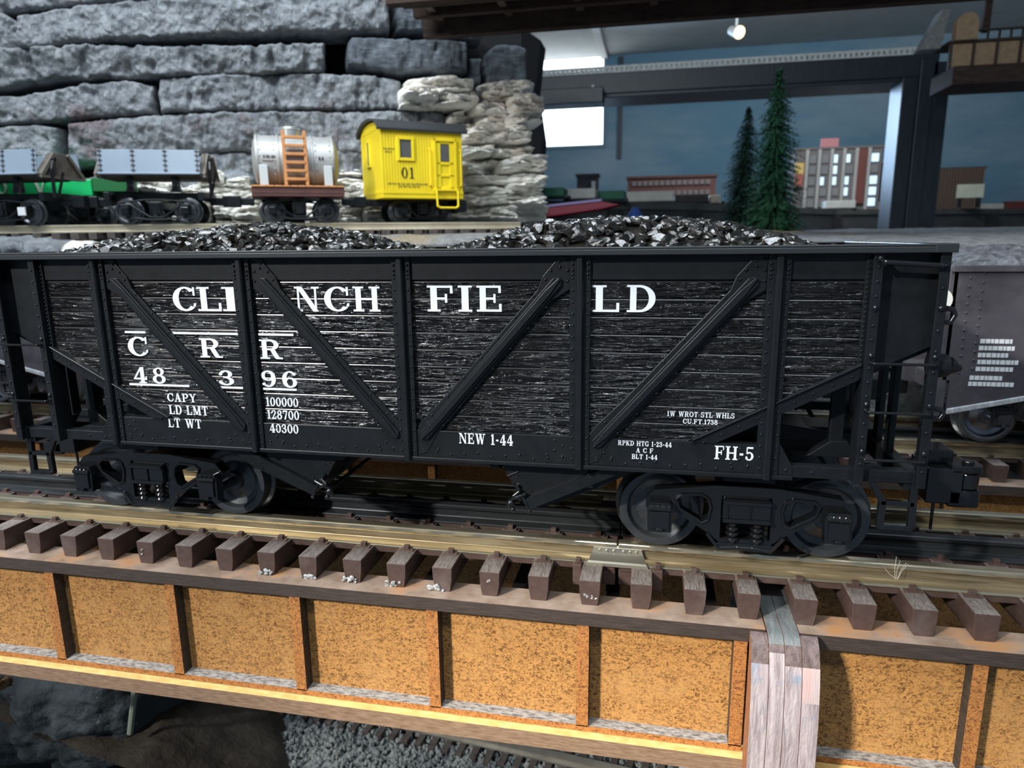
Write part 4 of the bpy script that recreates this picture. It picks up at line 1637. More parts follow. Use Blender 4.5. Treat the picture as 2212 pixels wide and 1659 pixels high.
def framed(root, t0, t1, z0, z1, fw, name, panes=True):
    f = MB(); f.xf = M_
    x0, x1 = frac(t0), frac(t1)
    y0, y1 = -HW - .010, -HW + .001
    f.box(x0 - fw, x0, y0, y1, z0 - fw, z1 + fw)
    f.box(x1, x1 + fw, y0, y1, z0 - fw, z1 + fw)
    f.box(x0, x1, y0, y1, z1, z1 + fw)
    f.box(x0, x1, y0, y1, z0 - fw, z0)
    fr = f.build(name, YEL, root, bevel=.002)
    g = MB(); g.xf = M_
    g.box(x0, x1, -HW - .0035, -HW, z0, z1)
    g.build('pane', GLASSD, fr)
    return fr


framed(cb, .225, .365, .362, .462, .017, 'window')
d_ = MB(); d_.xf = M_
x0, x1 = frac(.63), frac(.92)
d_.box(x0, x0 + .016, -HW - .016, -HW + .001, .185, .478)
d_.box(x1 - .016, x1, -HW - .016, -HW + .001, .185, .478)
d_.box(x0, x1, -HW - .016, -HW + .001, .462, .478)
d_.box(x0 - .004, x1 + .004, -HW - .022, -HW + .001, .180, .192)
d_.box(x0 + .016, x1 - .016, -HW - .004, -HW, .192, .462)
for za, zb in ((.192, .206), (.262, .276), (.330, .346), (.450, .462)):
    d_.box(x0 + .018, x1 - .018, -HW - .010, -HW - .003, za, zb)
for xa in (x0 + .018, x1 - .044):
    d_.box(xa, xa + .026, -HW - .010, -HW - .003, .192, .462)
door = d_.build('door', YEL, cb, bevel=.0018)
g = MB(); g.xf = M_
g.box(x0 + .042, x1 - .046, -HW - .0085, -HW - .003, .350, .445)
g.build('pane', GLASSD, door)
for xx in (x0 - .028, x1 + .020):
    g = MB(); g.xf = M_
    g.tube([(xx, -HW, .42), (xx + .004, -HW - .016, .415), (xx + .004, -HW - .016, .215), (xx, -HW, .21)], .0045, 7)
    g.build('grab_rail', YEL, cb, smooth=50)
g = MB(); g.xf = M_
g.tube([(x0 + .006, -HW - .014, .178), (x0 + .006, -HW - .030, .17), (x0 + .008, -HW - .032, .092), (x0 + .026, -HW - .032, .083), (x1 - .022, -HW - .032, .083), (x1 - .006, -HW - .032, .092),
        (x1 - .004, -HW - .030, .17), (x1 - .004, -HW - .014, .178)], .0065, 8)
g.build('step_loop', YEL, cb, smooth=50)
# end window
g = MB(); g.xf = M_
xe = -HL
for ya, yb, za, zb in ((.015, .028, .335, .475), (.070, .083, .335, .475), (.015, .083, .466, .478), (.015, .090, .326, .338)):
    g.box(xe - .006, xe + .005, ya, yb, za, zb)
ew = g.build('end_window', YEL, cb, bevel=.002)
g = MB(); g.xf = M_
g.box(xe - .002, xe + .005, .028, .070, .338, .466)
g.build('pane', GLASSD, ew)
m = MB(); m.xf = M_
text(m, '01', frac(.235), .248, frac(.385), .310, -HW - .0035, .002, gap=.22)
m.build('number', INK, cb)
m = MB(); m.xf = M_
for sd_, ta, tb, za in ((1, .03, .16, .405), (2, .05, .13, .388), (3, .06, .56, .213), (4, .19, .45, .199)):
    xx, k = frac(ta), 0
    while xx < frac(tb):                       # worn, unreadable stencil marks
        ww = .0022 + .0016 * math.sin(k * 3.7 + sd_)
        hh_ = .0085 + .0025 * math.sin(k * 2.1 + sd_)
        if k % 7 != 6:
            m.box(xx, xx + ww, -HW - .0035, -HW - .0015, za, za + hh_)
        xx += ww + .0018
        k += 1
m.build('small_stencils', FADEINK, cb)
arch_truck(cb, 0.02, .26, M_)
m = MB(); m.xf = M_
m.box(-HL - .02, HL - .05, -.05, .05, .10, .136)
m.box(HL - .03, HL + .02, -HW, HW, .06, .13)
m.build('underframe', BLACK, cb, bevel=.003)
coupler2(cb, -HL, M_)
cb.rotation_euler = (0, 0, TH)

# --- dump cars


def dump_car(label, px, half, turn):
    r, M_, hd = car_root('dump_car', label, px)
    m = MB(); m.xf = M_
    m.box(-half, half, -.05, .05, .13, .165)
    m.box(-half, -half + .03, -.14, .14, .12, .165)
    m.box(half - .03, half, -.14, .14, .12, .165)
    m.build('frame', BLACK, r, bevel=.003)
    # V-shaped tipping body
    m = MB(); m.xf = M_
    m.prism([(-.08, .232), (.08, .232), (.160, .256), (.160, .262), (0, .246), (-.160, .262), (-.160, .256)], 'x', -half + .02, half - .02)
    m.build('body_floor', BROWNW, r)
    for q in (-1, 1):
        m = MB(); m.xf = M_
        m.prism([(q * .165, .258), (q * .150, .378), (q * .143, .378), (q * .157, .258)], 'x', -half, half)
        sd = m.build('side_panel', PANEL, r, bevel=.002)
        nseg = 3
        for k in range(0, nseg + 1):
            hx = -half + .012 + (2 * half - .024) * k / nseg
            m = MB(); m.xf = M_
            m.prism([(q * .168, .262), (q * .153, .380), (q * .149, .380), (q * .164, .262)], 'x', hx - .003, hx + .003)
            for z in (.275, .30, .325, .35, .372):
                yy = .166 - (z - .262) * .127
                m.cyl((hx - .010, q * (yy + .003), z), (hx + .010, q * (yy + .003), z), .0026, n=6)
            m.build('hinge_strap', mat('dark_hinge_metal', (.10, .11, .12), rough=.5), sd)
        m = MB(); m.xf = M_
        m.box(-half, half, min(q * .150, q * .178), max(q * .150, q * .178), .252, .261)
        m.build('panel_ledge', PANEL, sd, bevel=.002)
    for q in (-1, 1):
        m = MB(); m.xf = M_
        xa, xb = sorted((q * (half - .01), q * (half + .012)))
        m.prism([(-.15, .238), (.15, .238), (.16, .26), (.06, .37), (-.06, .37), (-.16, .26)], 'x', xa, xb)
        e = m.build('end_wall', BROWNW, r, bevel=.003)
        m = MB(); m.xf = M_
        xa, xb = sorted((q * (half + .012), q * (half + .024)))
        for s1 in (-1, 1):
            m.prism([(s1 * .15, .24), (s1 * .162, .255), (s1 * .055, .372), (s1 * .043, .36)], 'x', xa, xb)
        m.prism([(-.16, .238), (.16, .238), (.16, .25), (-.16, .25)], 'x', xa, xb)
        m.build('end_brace', mat('grey_worn_timber', (.15, .13, .11), rough=.8), e)
    for x in (-half * .45, half * .45):
        m = MB(); m.xf = M_
        m.prism([(-.14, .165), (-.10, .165), (-.10, .195), (-.11, .240), (-.13, .240), (-.14, .195)], 'x', x - .018, x + .018)
        m.prism([(x - .03, .165), (x + .03, .165), (x + .012, .195), (x + .010, .245), (x - .010, .245), (x - .012, .195)], 'y', -.14, -.11)
        m.build('tipping_stand', BLACK, r, bevel=.003)
    m = MB(); m.xf = M_
    m.tube([(half + .03, -.10, .14), (half + .035, -.10, .28), (half + .03, -.07, .33)], .009, 7)
    m.ball((half + .03, -.07, .335), .014, 5, 8)
    m.tube([(half + .02, -.06, .14), (half + .05, -.04, .27)], .007, 6)
    m.build('brake_staff', BLACK, r)
    arch_truck(r, 0, .30, M_)
    for q in (-1, 1):
        coupler2(r, q * half, M_)
    r.rotation_euler = (0, 0, hd + turn)
    return r


d1 = dump_car('blue-grey side dump car cut off by the left frame edge', 15, .27, -.02)
d2 = dump_car('blue-grey side dump car coupled to the left of the silver tank car', 343, .25, .03)
m = MB()
m.xf = Matrix.Translation(d1.location)
m.box(.13, .172, -.163, -.157, .048, .090)
o = m.build('paper_tag', mat('white_paper_tag', (.75, .76, .76), rough=.6), d1)
o['label'] = 'small white tag on the truck'

# --- green car parked behind
gp = atd(150, 415, 5.05)
gr = thing('flat_car', (gp.x, gp.y, .50), 'bright green low-sided car with white letters behind the dump cars', 'train car')
M_ = Matrix.Translation(gr.location)
m = MB(); m.xf = M_
m.box(-.60, .17, -.14, .14, .225, .318)
m.box(-.60, .02, -.10, .10, .318, .372)
m.build('body', GREEN, gr, bevel=.004)
m = MB(); m.xf = M_
m.box(.17, .42, -.13, .13, .25, .33)
m.box(.23, .28, -.12, .12, .33, .43)
m.box(.17, .42, -.06, .06, .20, .25)
m.build('end_platform', DGREEN, gr, bevel=.004)
for ch, xa, xb in (('O', -.325, -.270), ('O', -.235, -.185), ('V', -.135, -.065)):
    m = MB(); m.xf = M_
    text(m, ch, xa, .236, xb, .308, -.146, .006)
    m.build('painted_letter', mat('cream_lettering', (.74, .78, .66), rough=.6), gr)
for x in (-.42, .10):
    arch_truck(gr, x, .24, Matrix.Translation(gr.location + Vector((0, 0, .05))))
m = MB(); m.xf = M_
m.box(-.6, .3, -.03, .03, .16, .225)
m.build('underframe', BLACK, gr)
gr.rotation_euler = (0, 0, math.radians(24))
m = MB(); m.xf = Matrix.Translation(gr.location) @ Matrix.Rotation(math.radians(24), 4, 'Z')
for s_ in (-1, 1):
    m.box(-.85, .55, s_ * .085 - .01, s_ * .085 + .01, .012, .05)
for k in range(15):
    m.box(-.82 + k * .095, -.78 + k * .095, -.16, .16, -.02, .012)
tag(m.build('siding_track', OLDTIE, None), 'short dark siding under the bright green car behind the dump cars', 'railway track')
# ------------------------------------------------------------------ grey slab rock wall
WH = math.radians(27)
WU = Vector((math.cos(WH), math.sin(WH), 0))
WN = Vector((math.sin(WH), -math.cos(WH), 0))          # towards the aisle
WP = atd(640, 300, 4.95)


def on_wall(px, py, off=0.):
    d = ray(px, py)
    t = ((WP + WN * off - CAM).dot(WN)) / d.dot(WN)
    return CAM + d * t


ROCKG = mat('blue_grey_carved_rock', (.15, .165, .185), (.40, .42, .44), scale=11, stretch=(1, 1, .8), detail=9, lo=.3, hi=.68, dist=.6, rough=.9, bump=1., bscale=17, bstretch=(1.3, 1.3, .8),
            bdist=.05, c3=(.22, .17, .18), s3=2.2, lo3=.58, hi3=.70)
ROCKD = mat('dark_slate_rock', (.045, .055, .07), (.20, .23, .26), scale=16, detail=9, lo=.3, hi=.72, rough=.85, bump=1., bscale=24, bstretch=(.5, .5, 2), bdist=.03)
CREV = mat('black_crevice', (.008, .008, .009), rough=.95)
ROCKW = mat('cream_limestone_plaster', (.50, .42, .33), (.95, .93, .87), scale=9, stretch=(.6, .6, 2.0), detail=8, lo=.30, hi=.46, dist=.8, rough=.85, bump=.6, bscale=16,
            bstretch=(.7, .7, 2.2), bdist=.04)


def lerp_line(pts, x):
    if x <= pts[0][0]:
        return pts[0][1]
    for (a, ya), (b, yb) in zip(pts[:-1], pts[1:]):
        if a <= x <= b:
            return ya + (yb - ya) * (x - a) / (b - a)
    return pts[-1][1]


def slab_into(m, top, bot, base, depth, seed, nu=70, nv=16, amp=.035, fine=.012, ev=14, eu=None, strat=False, mode='', grow=0.):
    xa, xb = top[0][0], top[-1][0]
    wpx = xb - xa
    hpx = abs(lerp_line(bot, (xa + xb) / 2) - lerp_line(top, (xa + xb) / 2))
    eu = eu or min(120, max(8, ev * wpx / max(hpx, 1) * .8))

    def f(u, v):
        px = xa + wpx * u
        jx = 4 * noise.noise((v * 3, seed * 1.7, 9))
        yt, yb = lerp_line(top, px) - grow, lerp_line(bot, px) + grow
        yt += 2.5 * noise.noise((px * .03, seed, 1)) + 1.5 * noise.noise((px * .12, seed, 2))
        yb += 2.5 * noise.noise((px * .03, seed, 4)) + 1.5 * noise.noise((px * .12, seed, 5))
        p0 = on_wall(px + jx, yt + (yb - yt) * v, 0)
        e = max(0., 1 - abs(2 * v - 1) ** ev) ** .5 * max(0., 1 - abs(2 * u - 1) ** eu) ** .5
        if strat:
            n = amp * noise.fractal((p0.x * 2.4, p0.y * 2.4 + seed, p0.z * 6), 1., 2., 3)
            n += fine * noise.fractal((p0.x * 8, p0.y * 8, p0.z * 34 + seed), .8, 2., 4)
            n += .03 * (1 if noise.noise((p0.x * 3, seed, p0.z * 16)) > .05 else -1)
        else:
            n = amp * noise.fractal((p0.x * 2.0, p0.y * 2.0 + seed, p0.z * 2.6), 1., 2., 3)
            n += fine * noise.fractal((p0.x * 13, p0.y * 13, p0.z * 11 + seed), .8, 2., 4)
            pit = noise.noise((p0.x * 15 + p0.y * 8, seed, p0.z * 5.5))
            n -= .11 * max(0., pit - .22) * (1.3 if 'pit' == mode else .55)
        q = p0 + WN * (base - .14 * (1 - e) + depth * e + n * e)
        return q
    m.grid(f, nu, nv)


SLABS = [
    ('pale grey rock slab at the top left corner of the rock wall', [(-60, -60), (330, -60)], [(-60, 44), (40, 36), (150, 22), (240, 8), (330, 4)], .02),
    ('grey rock slab along the top edge of the photo, right of the top left slab', [(335, -60), (842, -60)], [(335, 6), (520, -2), (842, -14)], .0),
    ('small rounded grey rock at the far left under the top slab', [(-30, 36), (20, 38), (52, 60), (62, 84)], [(-30, 112), (18, 124), (45, 112), (62, 96)], .05),
    ('long grey speckled rock slab of the second course, spanning most of the wall', [(48, 46), (150, 28), (240, 20), (500, 0), (700, -8), (842, -6)], [(48, 104), (62, 116), (200, 104), (400, 90), (560, 84), (700, 80), (842, 82)], .07),
    ('dark slate block at the top right end of the second course', [(850, 10), (900, 6), (1000, 16), (1038, 34)], [(850, 80), (950, 84), (1020, 96), (1046, 92)], .05),
    ('lilac grey carved slab of the third course with vertical chisel marks', [(-50, 120), (60, 113), (200, 107), (330, 110), (560, 108), (704, 104)], [(-50, 202), (60, 188), (130, 178), (345, 172), (520, 166), (690, 163)], .06),
    ('tilted slate block with flat pale top right of the third course', [(748, 100), (760, 88), (900, 93), (1000, 98), (1006, 110)], [(728, 150), (760, 154), (840, 168), (920, 162), (1006, 166)], .10),
    ('left grey slab of the fourth course with dark gap above', [(-50, 222), (90, 206), (180, 190), (280, 181), (340, 190)], [(-50, 276), (100, 268), (240, 258), (345, 250)], .02),
    ('grey slab of the fourth course with deep vertical pits', [(346, 176), (480, 168), (690, 166), (800, 172), (866, 182)], [(346, 248), (480, 246), (600, 242), (750, 242), (880, 240)], .05),
    ('small grey rock at the far left of the fifth course', [(-50, 282), (80, 272), (140, 280)], [(-50, 400), (80, 396), (146, 392)], .04),
    ('long grey green slab of the fifth course behind the dump cars', [(150, 272), (300, 256), (480, 248), (650, 246), (850, 246), (960, 250)], [(150, 360), (300, 352), (480, 332), (620, 330), (800, 338), (960, 330)], .05),
    ('purple grey low rock between dump car and tank car', [(300, 350), (450, 334), (560, 330)], [(300, 420), (450, 400), (560, 396)], .02),
    ('reddish grey low rock slab behind the tank car', [(562, 332), (700, 326), (880, 336)], [(562, 400), (720, 390), (880, 386)], .03),
    ('grey low rock behind the left dump car', [(-60, 396), (100, 388), (300, 380)], [(-60, 500), (120, 498), (300, 494)], .0),
]
for i, (lab, top, bot, base) in enumerate(SLABS):
    m = MB()
    wpx = top[-1][0] - top[0][0]
    hp = lerp_line(bot, (top[0][0] + top[-1][0]) / 2) - lerp_line(top, (top[0][0] + top[-1][0]) / 2)
    dk = 'slate' in lab
    slab_into(m, top, bot, base - .05, .12, i * 3.3 + 1, nu=max(20, int(wpx / 2.6)), nv=max(12, int(hp / 2.6)), amp=.05, fine=.030 if not dk else .016,
              mode='pit' if ('pits' in lab or 'chisel' in lab) else '', grow=0 if dk else 4.5)
    tag(m.build('layered_rock', ROCKD if dk else ROCKG, None, smooth=70), lab, 'rock')
m = MB()
a, b = on_wall(-260, 500, -.30), on_wall(1130, 500, -.30)
zt = on_wall(300, -140, -.30).z
for q0, q1 in ((a, b),):
    vs = []
    for p in (q0, q1):
        for off in (0, -.25):
            for z in (.40, zt):
                vs.append(p - WN * (-off) + Vector((0, 0, z - p.z)))
    m.add(vs, [(0, 1, 3, 2), (4, 5, 7, 6), (0, 1, 5, 4), (2, 3, 7, 6), (1, 3, 7, 5), (0, 2, 6, 4)])
tag(m.build('rock_backing', CREV, None), 'black backing showing in the crevices of the grey rock wall', 'backing')
for lab, top, bot, base in (
        ('upright slate block at the right end of the wall above the white rocks', [(1046, 120), (1060, 104), (1100, 102), (1134, 116)], [(1046, 184), (1070, 190), (1110, 196), (1130, 190)], .05),
        ('small dark slate fragment left of the upright slate block', [(1008, 130), (1038, 128)], [(1006, 184), (1036, 186)], .0)):
    m = MB()
    slab_into(m, top, bot, base, .10, len(lab), nu=22, nv=16, amp=.04, fine=.012)
    tag(m.build('layered_rock', ROCKD, None, smooth=70), lab, 'rock')

# ------------------------------------------------------------------ white layered rocks
def white_stack(lab, rows, seed, base, name='rock_outcrop'):
    rnd = random.Random(seed)
    m = MB()
    for (y0, y1, xa, xb, n) in rows:
        cuts = [xa] + sorted(xa + (xb - xa) * (k + rnd.uniform(-.25, .25)) / n for k in range(1, n)) + [xb]
        for a, b in zip(cuts[:-1], cuts[1:]):
            t0, t1 = y0 + rnd.uniform(-5, 5), y0 + rnd.uniform(-5, 5)
            tm = min(t0, t1) - rnd.uniform(-2, 5)
            b0, b1 = y1 + rnd.uniform(-1, 4), y1 + rnd.uniform(-1, 4)
            a2, b2 = a - rnd.uniform(0, 10), b + rnd.uniform(0, 10)
            slab_into(m, [(a2, t0 + 5), ((a2 + b2) / 2, tm), (b2, t1 + 5)], [(a2, b0 - 3), ((a2 + b2) / 2, max(b0, b1)), (b2, b1 - 3)], base + rnd.uniform(-.07, .09), .14, rnd.uniform(0, 99),
                      nu=max(16, int((b - a) / 2.2)), nv=max(12, int((y1 - y0) / 1.6)), amp=.13, fine=.075, ev=9, eu=9, strat=True)
    return tag(m.build(name, ROCKW, None, smooth=50), lab, 'rock')


white_stack('tall stack of cream white layered rocks right of the yellow caboose',
            [(205, 248, 862, 1012, 2), (182, 214, 876, 1014, 1), (186, 232, 1030, 1132, 1), (226, 262, 1008, 1146, 2), (250, 286, 960, 1140, 3), (284, 320, 985, 1126, 2), (316, 350, 985, 1134, 2),
             (346, 384, 990, 1150, 2), (380, 420, 985, 1150, 2), (416, 446, 985, 1158, 2), (440, 484, 960, 1170, 3)], 4, .12)
white_stack('low course of white rocks behind the tank car wheels', [(372, 410, 440, 545, 2), (400, 446, 430, 560, 1), (440, 490, 330, 560, 3), (362, 400, 700, 780, 1), (392, 440, 690, 800, 1), (436, 488, 660, 860, 3)], 9, .02)
white_stack('low white rocks seen under the right dump car', [(385, 430, 262, 446, 3), (428, 488, 200, 440, 3)], 14, .0)

# ledge rocks in front of the upper track, left
_wp = WP
WP = atd(100, 520, 4.36)
for lab, top, bot, mt in (('blue-grey ledge rock under the upper track at the far left', [(-60, 512), (40, 508), (120, 514), (150, 522)], [(-60, 600), (60, 600), (150, 598)], ROCKG),
                          ('small white ledge rock left of the coal heap', [(128, 528), (150, 516), (190, 522), (215, 530)], [(128, 600), (170, 600), (215, 600)], ROCKW),
                          ('grey ledge rock behind the left coal heap', [(218, 520), (400, 514), (560, 520)], [(218, 600), (400, 600), (560, 600)], ROCKG),
                          ('grey and tan ledge rock seen between the two coal heaps', [(562, 516), (800, 506), (1000, 504), (1130, 508)], [(562, 600), (800, 600), (1130, 600)], ROCKG)):
    m = MB()
    slab_into(m, top, bot, -.02, .10, len(lab) * .7, nu=50, nv=18, amp=.05, fine=.03, ev=3)
    tag(m.build('ledge_rock', mt, None, smooth=60), lab, 'rock')
WP = _wp

# ------------------------------------------------------------------ fir trees
FIR = mat('dark_green_fir_needles', (.010, .055, .028), (.055, .19, .10), scale=7, detail=4, lo=.3, hi=.7, rough=.75)
FIR2 = mat('blackish_green_fir_needles', (.004, .020, .014), (.02, .075, .05), scale=6, detail=4, lo=.3, hi=.7, rough=.75)
BARK = mat('fir_bark', (.05, .035, .025), rough=.9)


def fir(loc, h, rad, mt, lab, seed, lean=0.):
    rnd = random.Random(seed)
    root = thing('fir_tree', loc, lab, 'tree')
    m = MB()
    m.xf = Matrix.Translation(loc)
    m.cyl((0, 0, -.02), (lean * h, 0, h * .97), .018 * h, .004, n=8)
    m.build('trunk', BARK, root)
    m = MB()
    m.xf = Matrix.Translation(loc)
    tiers = 27
    for ti in range(tiers):
        t0 = ti / tiers
        R = rad * (1 - t0) ** .62 * rnd.uniform(.88, 1.1) * (1 if t0 < .85 else (1.02 - t0) / .17) + .012
        nb = int(34 * (1 - t0) + 12)
        for k in range(nb):
            a = 2 * PI * k / nb + rnd.uniform(-.2, .2)
            r1 = R * rnd.uniform(.72, 1.08)
            zb = h * (t0 + rnd.uniform(-.010, .016))
            ca, sa = math.cos(a), math.sin(a)
            ns = max(4, int(r1 / .016))
            for s_ in range(ns):
                f = (s_ + rnd.random()) / ns
                rr = r1 * (.12 + .88 * f)
                z = zb - .16 * rr - .10 * rr * f + h * .022 * (1 - f)
                w_ = .036 * h * (.55 + .5 * rnd.random()) * (1.1 - .45 * f)
                px_, py_ = rr * ca + lean * (zb), rr * sa
                tx, ty = -sa, ca
                dz = rnd.uniform(-.25, .35) * w_
                ex = rnd.uniform(.6, 1.2) * w_
                for q in (-1, 1):
                    m.add([(px_ - ca * w_ * .2, py_ - sa * w_ * .2, z), (px_ + ca * w_ * .35, py_ + sa * w_ * .35, z - .12 * w_),
                           (px_ + ca * ex * .55 + tx * q * ex * .8, py_ + sa * ex * .55 + ty * q * ex * .8, z + dz - .25 * w_)], [(0, 1, 2)])
                m.add([(px_ - tx * w_ * .16, py_ - ty * w_ * .16, z), (px_ + tx * w_ * .16, py_ + ty * w_ * .16, z), (px_ + ca * w_ * .5, py_ + sa * w_ * .5, z + w_ * .55)], [(0, 1, 2)])
    m.build('foliage', mt, root)
    return root


p = aty(1667, 492, 5.5)
fir(Vector((p.x, p.y, .455)), 1.42, .325, FIR, 'taller green bottle-brush fir tree, front of the pair', 1, -.012)
p = aty(1597, 476, 6.3)
fir(Vector((p.x, p.y, .46)), 1.24, .275, FIR2, 'shorter dark fir tree half hidden behind the taller fir', 2, .03)
m = MB()
p = aty(1690, 500, 5.3)


def hump(u, v):
    x = -.75 + 1.5 * u
    y = -.5 + v
    r = min(1, math.hypot(x / .75, y / .5))
    return (p.x + x, p.y + y, .40 + .085 * (1 - r * r) + .02 * noise.noise((x * 9, y * 9, 1)))


m.grid(hump, 40, 30)
tag(m.build('straw_mound', mat('straw_coloured_scatter', (.48, .38, .22), (.30, .24, .14), scale=26, rough=.9, bump=1, bscale=40, bdist=.02), None, smooth=60),
    'straw coloured mound under the two fir trees', 'scenery')

# ------------------------------------------------------------------ overhead dark bridge
OVERM = mat('dark_chocolate_timber', (.030, .021, .018), (.062, .042, .035), scale=10, stretch=(.6, 2, 2), rough=.8, spec=.12, bump=.3, bscale=30, bdist=.004)
OVERB = mat('brown_bridge_tie', (.080, .052, .040), (.055, .036, .029), scale=8, rough=.7)
e0, e1 = atz(1040, 79, 1.66), atz(2260, -8, 1.66)
dv = (e1 - e0)
dv.z = 0
dv.normalize()
nv_ = Vector((dv.y, -dv.x, 0))           # towards the camera
ob = thing('overhead_bridge', (*((e0 + e1) / 2).xy, 1.66), 'dark brown trestle bridge crossing overhead along the top of the photo', 'bridge')
XF = Matrix(((dv.x, nv_.x, 0, e0.x), (dv.y, nv_.y, 0, e0.y), (0, 0, 1, 1.66), (0, 0, 0, 1)))
Lb = (e1 - e0).length + 1.2
for k, (n0, n1, z0, z1) in enumerate(((0, .07, 0, .22), (.20, .25, .06, .2), (.40, .45, .06, .2), (.62, .69, 0, .22))):
    m = MB(); m.xf = XF
    m.box(-.35, Lb, n0, n1, z0, z1)
    m.build('stringer', OVERM, ob, bevel=.004)
m = MB(); m.xf = XF
m.box(-.35, Lb, -.08, .80, .262, .30)
m.build('deck', OVERM, ob)
for k in range(int((Lb + .3) / .17)):
    m = MB(); m.xf = XF
    x = -.3 + k * .17
    m.box(x, x + .06, -.04, .74, .22, .262)
    m.build('cross_tie', OVERB, ob, bevel=.003)
for k in range(int((Lb + .3) / .42)):
    m = MB(); m.xf = XF
    x = -.25 + k * .42
    m.box(x, x + .045, .07, .62, .08, .15)
    m.build('cross_brace', OVERB, ob, bevel=.003)

# ------------------------------------------------------------------ black timber frame beyond, with white roadbed strip
NAVY = mat('black_painted_timber', (.010, .015, .024), (.018, .025, .036), scale=6, stretch=(4, 4, .5), rough=.45, bump=.2, bscale=30, bstretch=(3, 3, .4), bdist=.003)
bm_ = thing('timber_crossbar', (1.2, 11.2, 2.77), 'long black timber beam carrying a white roadbed strip across the aisle', 'beam')
m = MB()
m.box(-2.4, 4.62, 11.0, 11.35, 2.80, 3.12)
m.build('front_board', NAVY, bm_, bevel=.01)
m = MB()
m.box(-2.4, 4.62, 11.02, 11.9, 2.74, 2.80)
m.build('ledge_board', NAVY, bm_, bevel=.01)
m = MB()
m.box(-2.3, -.42, 10.6, 11.0, 2.60, 2.84)
tag(m.build('shelf_bracket', NAVY, None, bevel=.012), 'short dark blue bracket box below the left end of the black beam', 'bracket')
m = MB()
b0 = aty(1281, 187, 10.97)
m.ball((b0.x, 10.96, b0.z), .028, 8, 12)
tag(m.build('push_pin', mat('white_pin', (.85, .88, .9), rough=.3, spec=.7), None, smooth=60), 'tiny white round pin on the black beam near the window', 'pin')
rs = thing('roadbed_strip', (1.1, 11.2, 3.12), 'whitish ladder-like track roadbed lying on the black beam', 'railway track')
WB = mat('off_white_roadbed', (.74, .76, .73), (.55, .57, .54), scale=12, rough=.7)
for z0, z1, y0, y1 in ((3.12, 3.145, 11.0, 11.34), (3.195, 3.235, 11.02, 11.08), (3.195, 3.235, 11.26, 11.32)):
    m = MB()
    m.box(-2.3, 4.58, y0, y1, z0, z1)
    m.build('side_strip', WB, rs, bevel=.005)
for k in range(86):
    m = MB()
    x = -2.28 + .0797 * k
    m.box(x, x + .042, 11.0, 11.34, 3.143, 3.197)
    m.build('roadbed_tie', WB, rs)
pt = thing('timber_post', (4.45, 11.2, -2), 'thick black timber post right of the fir trees', 'post')
m = MB()
m.box(4.135, 4.36, 11.00, 11.60, -2, 2.80)
m.build('post_board', NAVY, pt, bevel=.012)
m = MB()
m.box(4.36, 4.56, 10.96, 11.60, -2, 3.04)
m.build('post_board', NAVY, pt, bevel=.012)
m = MB()
m.box(4.56, 4.80, 11.00, 11.60, -2, 3.00)
m.build('post_board', NAVY, pt, bevel=.012)
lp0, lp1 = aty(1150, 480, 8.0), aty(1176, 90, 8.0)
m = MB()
m.prism([(lp0.x - .18, .42), (lp0.x + .12, .42), (lp0.x + .16, .6), (lp0.x + .08, 1.2), (lp0.x + .14, 1.7), (lp0.x + .05, 2.3), (lp0.x + .13, 2.9), (lp0.x - .3, 3.2)], 'y', 8.0, 8.4)  # one even black colour over the whole post
tag(m.build('black_post', CREV, None, bevel=.02), 'jagged black pillar right of the white rock stack', 'pillar')

# upper right: tan girder bridge beyond
tg = thing('plate_girder_bridge', (4.9, 9.2, 2.25), 'tan panelled girder bridge with round-topped pillar, upper right corner', 'bridge')
PANELT = mat('tan_far_hardboard', (.34, .23, .14), (.26, .17, .10), scale=14, rough=.8)
m = MB(); m.box(4.07, 6.4, 9.0, 9.08, 2.49, 2.79); m.build('web_panel', PANELT, tg)
for k in range(9):
    m = MB(); x = 4.06 + k * .262; m.box(x - .012, x + .012, 8.97, 9.01, 2.49, 2.80); m.build('stiffener', BURNT, tg)
m = MB(); m.box(4.02, 6.4, 8.95, 9.5, 2.785, 2.81); m.build('top_flange', BURNT, tg)
m = MB(); m.box(4.07, 6.4, 8.85, 9.6, 2.27, 2.49); m.build('bottom_flange', OVERM, tg, bevel=.01)
m = MB()
arc_ = [(4.20 + .125 * math.cos(PI * k / 14), 2.99 + .13 * math.sin(PI * k / 14)) for k in range(15)]
m.prism([(4.325, 2.80), ] + arc_ + [(4.08, 2.80)], 'y', 8.9, 9.06)
m.build('round_topped_pillar', PANELT, tg, bevel=.01)
m = MB(); m.box(4.33, 6.4, 9.05, 9.1, 2.93, 2.95); m.build('hand_rail', BURNT, tg)
for k in range(7):
    m = MB(); x = 4.5 + k * .13; m.box(x - .006, x + .006, 9.05, 9.1, 2.81, 2.94); m.build('rail_post', BURNT, tg)
m = MB(); m.box(4.52, 4.60, 9.3, 9.36, 2.97, 3.6); m.build('hanger', OVERM, tg)
m = MB()
m.prism([(3.74, 2.76), (3.96, 3.22), (4.06, 3.22), (4.02, 3.0), (3.98, 2.76)], 'y', 9.1, 9.35)  # wedge standing for a diagonal support brace
tag(m.build('support_brace', mat('grey_brace_webbing', (.26, .26, .25), (.15, .16, .16), scale=20, rough=.8, bump=.8, bscale=40, bdist=.02), None), 'grey tapering support brace beside the round-topped pillar', 'scenery')

